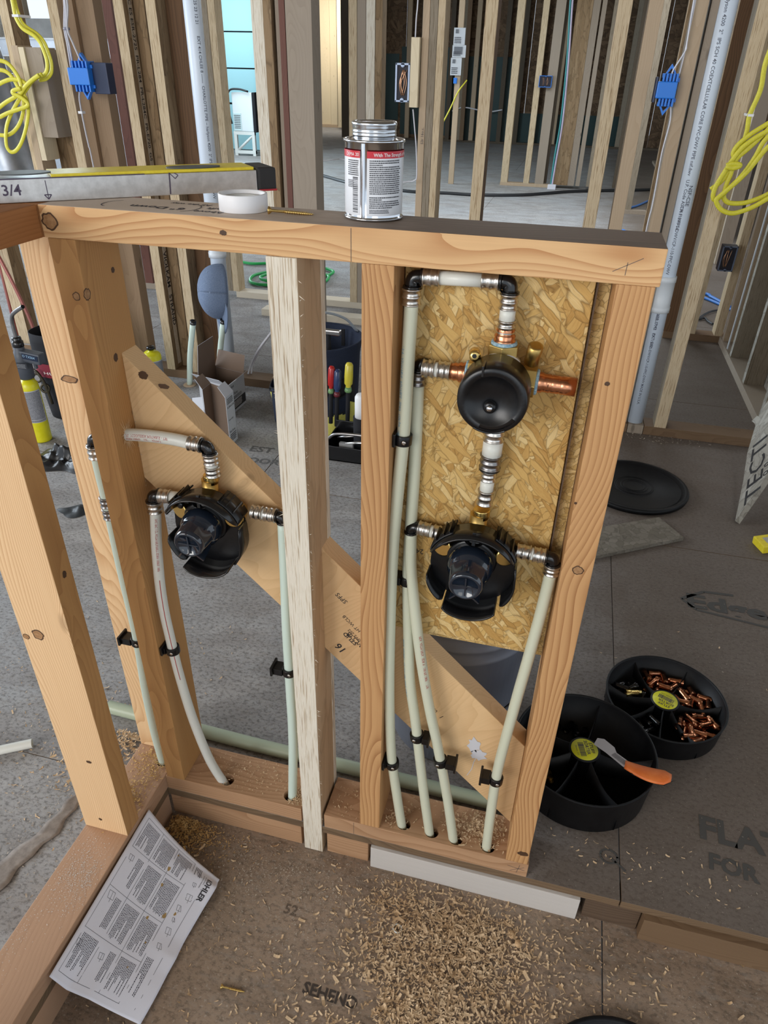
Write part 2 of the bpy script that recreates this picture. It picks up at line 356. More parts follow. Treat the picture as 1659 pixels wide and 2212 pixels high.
cj = thing('trim_1', '', '', (0, 2, 2.52), kind='structure')
for i in range(14): MB().box(-6, 4, -2.6+i*1.2, -2.56+i*1.2, 2.53, 2.75).build('ceiling_joist', tan_z, cj)

# ------------------------------------------------------------------ half wall with the shower valves
hw = thing('half_wall_frame', 'waist-high fir stud half wall holding three black shower valves and an OSB backing panel', 'wall frame', (.235, .045, 0))
def bx(name, x0, x1, y0, y1, z0, z1, m, par, bev=.0015): return MB().box(x0, x1, y0, y1, z0, z1).build(name, m, par, bevel=bev)
tp = bx('top_plate', -.1262, .5985, 0, D, H-T, H, fir_x, hw)
dirty_lit_top = wood('plate_top_dirt_lit', (.19,.13,.095), (.09,.06,.042), 'x', line=.6, knots=.2, gray=(.30,.25,.20))
set2(tp, dirty_lit_top, lambda n: n.z > .9)
_k = N(dirty_lit_top); _s = _k.b.inputs['Base Color'].links[0].from_socket; _t = _k.n('ShaderNodeTexCoord'); _x = _k.n('ShaderNodeSeparateXYZ'); _k.l(_t.outputs['Object'], _x.inputs[0])
_n = _k.noise(_k.coords((18, 60, 18)), 1, 3, .6); _f = _k.m('ADD', _x.outputs[0], _k.m('MULTIPLY', _n, .12))
_k.col(_k.mix(_k.ramp(_k.m('ADD', _f, .5), [(.40, (1,1,1)), (.66, (0,0,0))]), _s, (.66,.55,.46)))  # left end lightened to paint in grazing sky light over the dirt
# sole plate in two lengths, bored for the tubes
def bored(name, x0, x1, y0, y1, z0, z1, holes, m, par):
    base = MB().box(x0, x1, y0, y1, z0, z1).build(name, m, par, bevel=.0015)
    cuts = []
    for hx, hy, r in holes:
        c = MB().lathe([(r, z0-.02), (r, z1+.02)], (hx, hy, 0), n=22).build('cutter', m, par); cuts.append(c)
        md = base.modifiers.new('b', 'BOOLEAN'); md.object = c; md.operation = 'DIFFERENCE'; md.solver = 'EXACT'
    bpy.context.view_layer.update()
    me = bpy.data.meshes.new_from_object(base.evaluated_get(bpy.context.evaluated_depsgraph_get()))
    base.modifiers.clear(); base.data = me
    for c in cuts: bpy.data.objects.remove(c)
    return base
HOLES = dict(e=(-.005,.021), f=(.135,.024), a=(.359,.020), b=(.413,.018), c=(.459,.016), d=(.519,.016), g=(-.148,.031))
bored('bottom_plate', -.1262, .1625, 0, D, 0, T, [(HOLES['e'][0]+.003, HOLES['e'][1]+.003, .0135), (HOLES['f'][0]-.003, HOLES['f'][1], .0135)], fir_x2, hw)
bored('bottom_plate', .2085, .5973, 0, D, 0, T, [(HOLES[q][0]+.002, HOLES[q][1]+.002, .0135) for q in 'abcd'], fir_x2, hw)
# the let-in diagonal brace and studs notched around it
up = lambda x: .823 - .97*x; lo = lambda x: .622 - .985*x
br = MB().prism([(-.084, lo(-.084)), (.555, lo(.555)), (.555, up(.555)), (-.084, up(-.084))], lambda a, b, d: (a, d, b), .051, D)
brace = br.build('diagonal_brace', fir_brace, hw, bevel=.0015)
def stud(x0, z0, m, name='stud', notch=True, m2=None, x1=None, par=None):
    x1 = x1 or x0+T; M = MB()
    if notch:
        a, b, c, d = lo(x0)-.0006, lo(x1)-.0006, up(x0)+.0006, up(x1)+.0006
        # profile seen from the side as one solid: outline in (y, z), constant over x except the sloped notch
        yb, yn = D, .0505; z1 = H-T
        y0 = -.0025 if z0 < 0 else 0
        L = [(y0,z0),(yb,z0),(yb,a),(yn,a),(yn,c),(yb,c),(yb,z1),(y0,z1)]; R_ = [(y0,z0),(yb,z0),(yb,b),(yn,b),(yn,d),(yb,d),(yb,z1),(y0,z1)]
        vs = [(x0, y, z) for y, z in L] + [(x1, y, z) for y, z in R_]; n = 8
        M.add(vs, [tuple(range(n)), tuple(range(n, 2*n))[::-1]] + [(i, n+i, n+(i+1)%n, (i+1)%n) for i in range(n)])
    else: M.box(x0, x1, 0, D, z0, H-T)
    o = M.build(name, m, par or hw, bevel=.0013)
    if m2: set2(o, m2, lambda q: abs(q.x) > .7)
    return o
stud(-.122, T, fir_dk, notch=False)
stud(.166, FZ+.001, lslw, m2=lsl_side_w)['label'] = 'rough pale strand-lumber stud reaching below the plate'
stud(.280, T, fir_z)
stud(.5553, T, fir_z, notch=False, x1=.5945)
M = MB(); R = random.Random(3)
for i in range(150):
    z = R.uniform(0, H-.06); sx = .204 if R.random() < .8 else .166; s = 1 if sx > .18 else -1; l = R.uniform(.002, .008)*(2 if R.random() < .12 else 1)
    M.add([(sx, R.uniform(.0, .002), z), (sx, .0005, z+.0016), (sx+s*l*.6, -l*.3, z+R.uniform(-.003, l))], [(0,1,2)])
for i in range(60):
    z = R.uniform(.45, .82); M.add([(-.0835, .052, z), (-.0835, .052, z+.003), (-.0835+R.uniform(.001,.006), .047, z+R.uniform(-.002,.004))], [(0,1,2)])
M.build('splinters', lslw, hw, kind='stuff')
MB().box(.2041, .2056, .0775, .0893, FZ+.02, lo(.204)).build('rough_back_edge', lslw, hw); MB().box(.2041, .2056, .0775, .0893, up(.204)+.002, H-T-.001).build('rough_back_edge', lslw, hw)
# backing panel: one full sheet and the edge of a second one behind it
bx('osb_panel', .3195, .537, .0505, .0620, .4985, H-T-.001, osb, hw, .0008)
bx('osb_panel', .3195, .5545, .0640, .0755, .482, H-T-.001, osb_edge, hw, .0008)
MB().box(.5385, .5405, .0530, .0620, .50, H-T-.001).build('panel_shadow_gap', dark_x, hw)  # solid dark strip standing in for shade between the sheets
ink = mat('stamp_ink', .8, col=(.03,.028,.03)); pencil = mat('pencil_line', .6, col=(.12,.09,.08)); ink_red = mat('red_print', .7, col=(.45,.05,.04)); ink_blue = mat('blue_print', .7, col=(.12,.33,.50))
M = MB()
for a, b in (((.268,1.0655),(.268,1.1010)),): M.box(a[0]-.0003, a[0]+.0003, -.0004, .0, a[1], b[1])
def stroke(M, pts, w, fn):
    for p, q in zip(pts, pts[1:]):
        d = Vector((q[0]-p[0], q[1]-p[1])); 
        if d.length < 1e-6: continue
        n = Vector((-d.y, d.x)).normalized()*w/2
        M.add([fn(p[0]+n.x,p[1]+n.y), fn(q[0]+n.x,q[1]+n.y), fn(q[0]-n.x,q[1]-n.y), fn(p[0]-n.x,p[1]-n.y)], [(0,1,2,3)])
fr = lambda u, v: (u, -.0003, v)
stroke(M, [(.549,1.077),(.577,1.092)], .0006, fr); stroke(M, [(.562,1.074),(.5625,1.087)], .0006, fr)
stroke(M, [(.566,.010),(.590,.028)], .0008, fr); stroke(M, [(.578,.008),(.582,.032)], .0008, fr); stroke(M, [(.560,.024),(.592,.019)], .0008, fr)
stroke(M, [(.268,.002),(.268,.037)], .0006, fr)
M.build('pencil_marks', pencil, hw)
# knots of the top plate and the grade stamp of the brace
M = MB()
c44, s44 = math.cos(math.radians(-44.5)), math.sin(math.radians(-44.5))
def onbr(cx, cz, flip=-1):
    return lambda u, v: (cx + (u*c44 - v*s44)*flip, .0506, cz + (u*s44 + v*c44)*flip)
letter(M, 'STUD', onbr(.262,.445), .012, bold=.0004); letter(M, 'KD-HT WCLB', onbr(.278,.463), .009); letter(M, 'SPFS 202', onbr(.268,.4535), .008); letter(M, '16', onbr(.243,.425), .020, bold=.0005); letter(M, 'WCLIB', onbr(.275,.44), .013)
letter(M, '1   050', onbr(.415,.315), .012)
letter(M, 'SPFS', onbr(.245,.530), .012)
M.build('grade_stamp', ink, hw)
def onosb(cx, cz): return lambda u, v: (cx-u, .0499, cz-v)
M = MB(); letter(M, '24/16', onosb(.362,.655), .012); M.build('panel_stamp', ink, hw)
M = MB()
def blob(M, cx, cz, r, fn, R, n=18, sx=1, sz=1, tilt=0):
    pts = [(cx + math.cos(2*math.pi*i/n+tilt)*r*sx*R.uniform(.6,1.25), cz + math.sin(2*math.pi*i/n+tilt)*r*sz*R.uniform(.6,1.25)) for i in range(n)]
    M.add([fn(*p) for p in pts], [tuple(range(n))[::-1]])
blob(M, .470, .262, .011, lambda u, v: (u, .0504, v), R, sz=1.7); blob(M, .480, .240, .013, lambda u, v: (u, .0504, v), R, sx=1.2)
stroke(M, [(.478,.235),(.474,.22),(.472,.20),(.465,.18)], .0012, lambda u, v: (u, .0503, v))
M.build('caulk_smear', mat('dried_caulk', .5, col=(.62,.62,.66)), hw)

# ------------------------------------------------------------------ side wall running towards the photographer
sw = thing('side_wall_frame', 'low stud wall meeting the half wall at its left corner, level lying over its plate', 'wall frame', (-.17, -.3, 0))
bx('top_plate', -.2152, -.1266, -.75, -.001, H-T, H, fir_y_dk, sw)
bx('top_plate', -.2152, -.1266, 0, .0965, H-T, H, fir_y_dk, sw)
bored('bottom_plate', -.2152, -.1266, -.95, .0965, 0, T, [(HOLES['g'][0], HOLES['g'][1], .0135)], fir_y, sw)
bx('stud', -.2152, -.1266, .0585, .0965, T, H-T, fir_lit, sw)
o = bx('stud', -.2152, -.1266, -.1366, -.0986, T, H-T, fir_lit, sw); set2(o, fir_dk, lambda n: n.x > .5)  # side turned from the key light gets darker fir as painted shade
bx('stud', -.2152, -.1266, -.60, -.562, T, H-T, fir_lit, sw)
bored_hole = MB()
# ragged hole in the corner stud where the tube passes
M = MB(); R = random.Random(5)
for i in range(34):
    a = i/34*2*math.pi; r0 = .010; r1 = R.uniform(.012, .022)*(1.6 if abs(math.sin(a)) > .8 else .9)
    M.add([(-.0838, .030+math.cos(a-.1)*r0, .787+math.sin(a-.1)*r0), (-.0838, .030+math.cos(a+.1)*r0, .787+math.sin(a+.1)*r0), (-.0838+R.uniform(.0005,.003), .030+math.cos(a)*r1, .787+math.sin(a)*r1)], [(0,1,2)])
M.build('torn_grain', fir_lit, hw, kind='stuff')
# marker writing on the plate top
M = MB()
def ontop(cx, cy, ang, fl=1): 
    ca, sa = math.cos(ang), math.sin(ang); return lambda u, v: (cx + (u*ca - v*sa), cy + (u*sa + v*ca), H+.0004)
letter(M, '6" Down', ontop(.052, .038, pi), .020, bold=.0008); letter(M, 'Above', ontop(.106, .030, pi), .015, bold=.0006); letter(M, "Shift", ontop(.100, .052, pi), .015, bold=.0006); letter(M, "All the way", ontop(.070, .070, pi), .012, bold=.0005)
stroke(M, [(.036+.022*math.cos(a/8), .052+.026*math.sin(a/8)) for a in range(-12, 13)], .0012, lambda u, v: (u, v, H+.0004)) if False else None
stroke(M, [(-.045+.014*math.cos(a/8.), .040+.022*math.sin(a/8.)) for a in range(14, 38)], .0014, lambda u, v: (u, v, H+.0004))
stroke(M, [(.052+.014*math.cos(a/8.), .040+.022*math.sin(a/8.)) for a in range(-12, 12)], .0014, lambda u, v: (u, v, H+.0004))
M.build('marker_writing', mat('marker', .6, col=(.04,.035,.05)), hw)

# knots and nail dimples on the sawn faces
kn_d = mat('knot_dark', .6, col=(.075,.035,.015)); kn_m = speck('knot_heart', (.30,.15,.06), (.42,.24,.11), 200, .6)
def knot(par, p, n, r, sx=1.0, heart=True, m=None):
    n = Vector(n); u, w = (Vector((1,0,0)), Vector((0,0,1))) if abs(n.y) > .5 else (Vector((0,1,0)), Vector((0,0,1))); R = random.Random(int(abs(p[0]*9999+p[2]*777)))
    p = Vector(p) + n*.0003; k_ = 20; ph = [R.uniform(.88, 1.12) for _ in range(k_)]
    def loop(rr, h): return [p + n*h + u*math.cos(2*pi*i/k_)*rr*sx*ph[i] + w*math.sin(2*pi*i/k_)*rr*ph[i] for i in range(k_)]
    a, b = loop(r, 0), loop(r*.78, .0001)
    MB().add(a+b, [(i, (i+1)%k_, k_+(i+1)%k_, k_+i) for i in range(k_)]).build('knot_ring', kn_d, par)
    MB().add(loop(r*.80, .0001), [tuple(range(k_))]).build('knot', kn_m if heart else kn_d, par)
for p, n, r, sx, h in (((-.113,0,1.084),(0,-1,0),.0105,1.05,True),((.115,0,1.086),(0,-1,0),.0030,1.5,False),((.576,0,.698),(0,-1,0),.0070,1.1,True),((.566,0,.956),(0,-1,0),.0026,1.2,False),((.557,0,.798),(0,-1,0),.0018,1,False),
    ((-.098,0,.995),(0,-1,0),.0055,1,True),((-.084,.003,.998),(1,0,0),.0075,1,True),((-.084,.066,1.014),(1,0,0),.0040,1,False),((-.084,.037,.903),(1,0,0),.0060,.8,False),((-.055,.051,.875),(0,-1,0),.0060,1.3,False),((-.025,.051,.862),(0,-1,0),.0040,2.2,False),((.583,0,.068),(0,-1,0),.0060,1.6,False)): knot(hw, p, n, r, sx, h)
for p, n, r, sx, h in (((-.184,-.1366,.519),(0,-1,0),.0100,1,True),((-.207,-.1366,.510),(0,-1,0),.0055,1.1,True),((-.163,-.1366,.235),(0,-1,0),.0035,1.6,False),((-.177,-.1366,.070),(0,-1,0),.0035,1,False),((-.1266,-.115,.629),(1,0,0),.0060,.7,False),((-.185,.0585,.851),(0,-1,0),.0060,2.4,True),((-.164,.0585,.619),(0,-1,0),.0050,2.4,True)): knot(sw, p, n, r, sx, h)
# ------------------------------------------------------------------ plumbing
pex_m = mat('translucent_tube', .38, col=(.63,.64,.50), sss=.25, spec=.5); pex_w = mat('translucent_tube_white', .35, col=(.72,.72,.66), sss=.25)
pex_c = mat('tube_cool', .38, col=(.64,.76,.68), sss=.2)
steel = mat('crimp_steel', .28, 1, (.60,.57,.53)); steel_d = mat('crimp_steel_dark', .3, 1, (.30,.29,.29))
brass = speck('brass_cast', (.50,.33,.10), (.62,.45,.17), 40, .38, 1); brass_b = mat('brass_bright', .25, 1, (.78,.56,.2))
copper = speck('copper_tube', (.50,.20,.10), (.70,.32,.18), 60, .24, 1); copper_d = mat('copper_dull', .45, 1, (.48,.22,.14))
flux = speck('flux_residue', (.16,.32,.45), (.45,.62,.70), 300, .7)
blk_g = mat('black_plastic_gloss', .22, col=(.005,.005,.006), spec=.5, coat=.3); blk_m = speck('black_plastic', (.003,.003,.004), (.006,.006,.007), 200, .30); blk_s = mat('black_plastic_soft', .26, col=(.006,.006,.007), coat=.25)
blk_cap = mat('smoked_cap', .12, col=(.012,.018,.03), spec=.6, coat=.6)
PR = .0086
def frame_of(d):
    d = Vector(d).normalized(); a = Vector((0,1,0)) if abs(d.y) < .9 else Vector((1,0,0)); u = (a - d*a.dot(d)).normalized(); return d, u, d.cross(u)
def crimp(par, p, d, L=.019, r=.0106, m=None, name='crimp_ring'):
    prof = [(r*.93,0),(r*1.10,.0006),(r*1.10,.0018),(r*.97,.0025),(r*.97,L*.40),(r*1.06,L*.45),(r*1.06,L*.55),(r*.97,L*.60),(r*.97,L-.0025),(r*1.08,L-.0016),(r*1.08,L-.0005),(r*.93,L)]
    return MB().lathe(prof, p, d, 20).build(name, m or steel, par)
def elbow(par, c, d1, d2, r=.0085, arm=.013, name='elbow'):
    """black 90 degree elbow: arms leave the corner c along d1 and d2"""
    c = Vector(c); d1 = Vector(d1).normalized(); d2 = Vector(d2).normalized(); a = arm
    pts = [c + d1*a] + [c + d1*a*.6*(1-t)**2 + d2*a*.6*t**2 for t in [i/6 for i in range(7)]] + [c + d2*a]
    M = MB().tube(pts, r, 14)
    for d in (d1, d2): M.lathe([(r*.9,a-.003),(r*1.28,a-.0028),(r*1.28,a-.0004),(r*.9,a)], c, d, 18)
    return M.build(name, blk_g, par)
def tube_run(par, pts, r=PR, m=None, name='tube', k=8): return MB().tube(catmull(pts, k) if len(pts) > 2 else pts, r, 14).build(name, m or pex_m, par)
def print_on_tube(par, pts, txt, size, m, side=(-.2,-1,.3), r=PR, start=.02, flip=1, every=None):
    P = catmull(pts, 10); M = MB(); L = [0]
    for a, b in zip(P, P[1:]): L.append(L[-1] + (b-a).length)
    def at(s):
        s = min(max(s, 0), L[-1]-1e-6); i = max(j for j in range(len(L)) if L[j] <= s); i = min(i, len(P)-2)
        t = (s-L[i])/(L[i+1]-L[i]); return P[i].lerp(P[i+1], t), (P[i+1]-P[i]).normalized()
    def fn(u, v):
        p, t = at(u); sd = Vector(side); sd = (sd - t*sd.dot(t)).normalized(); w = t.cross(sd); a = v*flip/r
        return p + (sd*math.cos(a) + w*math.sin(a))*(r*1.015)
    letter(M, txt, fn, size, u0=start, v0=-size*.35, wx=.9); return M.build('printing', m, par)
def clamp(x, y, z, stud_x, label, tilt=0, toward=(0,0,1), r=PR):
    """black tube clamp: ring round the tube with a nailed ear against the stud side or the back"""
    t = thing('tube_clamp', label, 'clamp', (x, y, z), 'black tube clamps')
    d, u, w = frame_of(toward); M = MB()
    h = .007
    M.lathe([(r*1.02,-h),(r*1.42,-h),(r*1.42,h),(r*1.02,h),(r*1.02,-h)], (x,y,z), d, 20, caps=False)
    s = 1 if stud_x > x else -1; sx = stud_x - s*.0006
    M.box(min(x+s*r*1.1, sx), max(x+s*r*1.1, sx), y-.010, y+.011, z-h, z+h*.9)
    M.box(min(sx, sx-s*.004), max(sx, sx-s*.004), y-.015, y+.013, z-h, z+h*1.6)
    M.build('clamp_body', blk_m, t, bevel=.0009)
    MB().lathe([(.0030,0),(.0030,.0008),(.0015,.0013)], (x-.4*s*r, y-r*1.36, z), (0,-1,0), 12).build('nail_head', steel, t)
    return t

# --- upper valve -------------------------------------------------------
uv = thing('brass_shower_valve', 'upper brass thermostatic valve with round black cover on the OSB panel', 'shower valve', (.447, .035, .94))
bc = Vector((.445, .033, .938))
M = MB().lathe([(.0,-.019),(.018,-.018),(.027,-.012),(.029,.0),(.027,.010),(.022,.016),(0,.017)], bc, (0,-1,0), 28)
def hexa(M, p, d, r, L, n=6, tw=0): 
    d, u, w = frame_of(d); p = Vector(p)
    vs = [p + d*h + (u*math.cos(2*math.pi*k/n+tw) + w*math.sin(2*math.pi*k/n+tw))*r for h in (0, L) for k in range(n)]
    M.add(vs, [tuple(range(n))[::-1], tuple(range(n,2*n))] + [(k,(k+1)%n,n+(k+1)%n,n+k) for k in range(n)])
M.lathe([(.0165,0),(.0165,.040)], bc, (0,0,1), 20).lathe([(.0165,0),(.0165,.036)], bc, (1,0,-.03), 20).lathe([(.0165,0),(.0165,.036)], bc, (-1,0,0), 20).lathe([(.015,0),(.015,.034)], bc, (0,0,-1), 20)
M.build('valve_body', brass, uv)
M = MB(); hexa(M, bc+Vector((0,0,.024)), (0,0,1), .0195, .017); hexa(M, bc+Vector((-.022,0,0)), (-1,0,0), .0195, .017); hexa(M, bc+Vector((.025,0,-.001)), (1,0,-.03), .0195, .017)
M.build('port_nut', brass, uv, bevel=.001)
MB().lathe([(.0,0),(.0068,.001),(.0068,.022),(.004,.0235)], bc+Vector((-.033,-.004,.028)), (.15,-1,.15), 18).build('check_stop', brass_b, uv)
M = MB(); hexa(M, bc+Vector((-.0305,-.0265,.0315)), (.15,-1,.15), .0028, .0012); M.build('stop_socket', blk_m, uv)
MB().lathe([(.0,0),(.0088,.001),(.0088,.026),(.006,.0275)], bc+Vector((.034,-.002,.022)), (.12,-.4,.9), 18).build('check_stop', brass, uv)
MB().lathe([(.0275,0),(.0282,.0),(.0282,.012),(.0275,.012)], bc+Vector((0,-.004,.006)), (0,-1,0), 32, a0=math.radians(40), a1=math.radians(140), ref=(1,0,0)).build('paper_label', mat('label_white', .6, col=(.72,.70,.68)), uv)
kc = Vector((.4435, -.036, .9335)); 
# cover: outer collar with an open notch at the top right, recessed face plate, boss and screw
cv = MB().lathe([(.0405,.046),(.0412,.012),(.0400,.002),(.0385,.0),(.0300,.0002),(.0292,.0022),(.0,.0024)], kc, (0,1,0), 48).build('cover', blk_m, uv)
MB().lathe([(.0298,-.0004),(.0350,-.0006),(.0352,.0006)], kc, (0,1,0), 32, a0=math.radians(35), a1=math.radians(110), ref=(1,0,0)).build('cover_ridge', blk_g, uv)
MB().box(kc.x-.0145, kc.x-.0120, kc.y-.0012, kc.y+.020, kc.z+.0285, kc.z+.0405).build('cover_rib', blk_g, uv, bevel=.0004)
MB().lathe([(.0375,.0),(.0390,-.0016),(.0400,.004)], kc, (0,1,0), 40, a0=math.radians(62), a1=math.radians(118), ref=(1,0,0)).build('cover_notch', blk_g, uv)
MB().lathe([(.0075,.002),(.0072,-.003),(.0050,-.0050),(0,-.0052)], kc+Vector((-.0015,0,-.006)), (0,1,0), 20).build('boss', blk_m, uv)
sc = MB().lathe([(.0001,-.0076),(.0030,-.0070),(.0038,-.0052),(.0030,-.0045)], kc+Vector((-.0015,0,-.006)), (0,1,0), 16).build('screw', mat('chrome', .12, 1, (.8,.8,.82)), uv)
# ports: blue flux, copper adapters
def adapter(par, p, d, L=.022, r=.0112, m=None):
    return MB().lathe([(r*1.16,0),(r*1.16,L*.16),(r*1.02,L*.2),(r*1.12,L*.38),(r*1.0,L*.46),(r*.92,L*.55),(r*1.0,L*.7),(r*.9,L*.78),(r*.9,L)], p, d, 22).build('copper_adapter', m or copper, par)
for p, d in ((bc+Vector((0,0,.0405)),(0,0,1)), (bc+Vector((-.0385,0,0)),(-1,0,0)), (bc+Vector((.0415,0,-.0015)),(1,0,-.03))):
    MB().lathe([(.0150,0),(.0158,.0012),(.0150,.0034),(.0120,.0042)], p, d, 20).build('flux_ring', flux, uv)
adapter(uv, bc+Vector((0,0,.0425)), (0,0,1)); adapter(uv, bc+Vector((-.041,0,0)), (-1,0,0), .021)
M = MB().lathe([(.0125,0),(.0125,.006),(.0110,.008),(.0110,.014),(.0116,.0150),(.0102,.0165),(.0110,.018),(.0110,.026),(.0102,.0275),(.0110,.029),(.0112,.046),(.0095,.046),(.0095,.030)], bc+Vector((.0435,0,-.0015)), (1,0,-.03), 24, caps=False).build('open_copper_stub', copper, uv)
MB().lathe([(.0150,.030),(.0150,.044),(.0135,.0455),(.0125,.058),(.0130,.060),(.0118,.0625)], bc, (0,0,-1), 22).build('copper_adapter', copper_d, uv)

# --- tube runs of the right-hand bay ------------------------------------
def run(label, group='translucent water tubes'): return label
r1 = thing('water_tube', 'long tube beside the third stud with its top loop into the brass valve', 'water tube', (.331, .03, 1.0))
E1 = Vector((.3325, .030, 1.0475)); E2 = Vector((.4450, .032, 1.0500))
elbow(r1, E1, (0,0,-1), (1,0,.03)); crimp(r1, E1+Vector((0,0,-.0125)), (0,0,-1), .020, .0112); crimp(r1, E1+Vector((.0125,0,.0004)), (1,0,.03), .020, .0100)
tube_run(r1, [E1+Vector((.030,0,.001)), E2+Vector((-.030,0,-.0005))], .0080, pex_w); crimp(r1, E2+Vector((-.0330,0,-.0005)), (1,0,.01), .020, .0098)
elbow(r1, E2, (-1,0,0), (0,0,-1)); crimp(r1, E2+Vector((0,0,-.0125)), (0,0,-1), .018, .0103)
tube_run(r1, [E2+Vector((0,0,-.029)), E2+Vector((0,0,-.043))], .0092, pex_w); crimp(r1, E2+Vector((0,.0005,-.0425)), (0,0,-1), .0155, .0103)
A = [(.3325,.030,1.017),(.3318,.028,.96),(.330,.026,.85),(.326,.023,.766),(.3222,.020,.657),(.3220,.019,.525),(.3250,.018,.376),(.332,.019,.231),(.3455,.020,.117),(.3590,.0205,.020)]
tube_run(r1, A)
print_on_tube(r1, A, '. 3/4"  ASTM F876   POTABLE   SDR9   NSF-pw   100 PSI', .006, ink_blue, side=(-.9,-1,.2), start=.05)
r2 = thing('water_tube', 'tube dropping from the brass valve left port to the second hole in the plate', 'water tube', (.344, .04, .9))
crimp(r2, bc+Vector((-.0605,0,0)), (-1,0,0), .016, .0108); tube_run(r2, [bc+Vector((-.075,0,0)), bc+Vector((-.082,0,0))], .0092, pex_w); crimp(r2, bc+Vector((-.0800,0,0)), (-1,0,0), .016, .0108)
E3 = bc+Vector((-.1035, .014, 0)); elbow(r2, E3, (1,-.6,0), (0,0,-1), .0075, .010); crimp(r2, E3+Vector((0,0,-.010)), (0,0,-1), .018, .0098, steel_d)
B = [tuple(E3+Vector((0,0,-.026))),(.343,.045,.80),(.3425,.042,.70),(.3420,.040,.611),(.348,.036,.504),(.356,.030,.406),(.370,.026,.317),(.392,.021,.16),(.4130,.0185,.020)]
tube_run(r2, B)
print_on_tube(r2, B, 'PEX-b   F876/F877   1/2" CTS  100F 160 PSI   NSF 61', .006, ink_blue, side=(-1,-.7,.1), start=.42)
r3 = thing('water_tube', 'tube from the lower right valve curving down to the third hole in the sole plate', 'water tube', (.346, .04, .66))
E4 = Vector((.3440, .0375, .7010)); elbow(r3, E4, (1,-.1,0), (0,0,-1), .0080, .011); crimp(r3, E4+Vector((.0105,-.001,0)), (1,-.08,-.04), .018, .0103); tube_run(r3, [E4+Vector((.026,-.0025,-.001)), E4+Vector((.034,-.003,-.0015))], .0088, pex_w); crimp(r3, E4+Vector((.0325,-.0030,-.0013)), (1,-.08,-.04), .017, .0103)
Cc = [tuple(E4+Vector((0,0,-.011))),(.3475,.034,.629),(.358,.030,.552),(.3725,.026,.461),(.392,.022,.363),(.412,.020,.275),(.437,.018,.151),(.4590,.0165,.020)]
tube_run(r3, Cc); print_on_tube(r3, Cc, 'PEX  ASTM F876   SDR 9   100 PSI 180F     73F', .006, ink_red, side=(.8,-1,.1), start=.18)
# link between both valves
r4 = thing('water_tube', 'short upright link of steel rings and tube joining brass valve to black valve below', 'water tube', (.441, .033, .81))
p0 = Vector((.4455, .033, .8740)); crimp(r4, p0, (-.01,0,-1), .021, .0128); tube_run(r4, [p0+Vector((0,0,-.020)), p0+Vector((-.0004,0,-.043))], .0128, pex_w)
crimp(r4, p0+Vector((-.0006,0,-.041)), (-.02,0,-1), .020, .0132, steel_d); MB().lathe([(.0115,0),(.0140,.0005),(.0140,.0022),(.0100,.004)], p0+Vector((-.001,0,-.061)), (0,0,-1), 18).build('reducer', blk_g, r4)
crimp(r4, p0+Vector((-.0012,0,-.0640)), (-.02,0,-1), .015, .0100); tube_run(r4, [p0+Vector((-.0015,0,-.078)), p0+Vector((-.002,0,-.096))], .0092, pex_w); crimp(r4, p0+Vector((-.002,0,-.094)), (-.02,0,-1), .022, .0103)

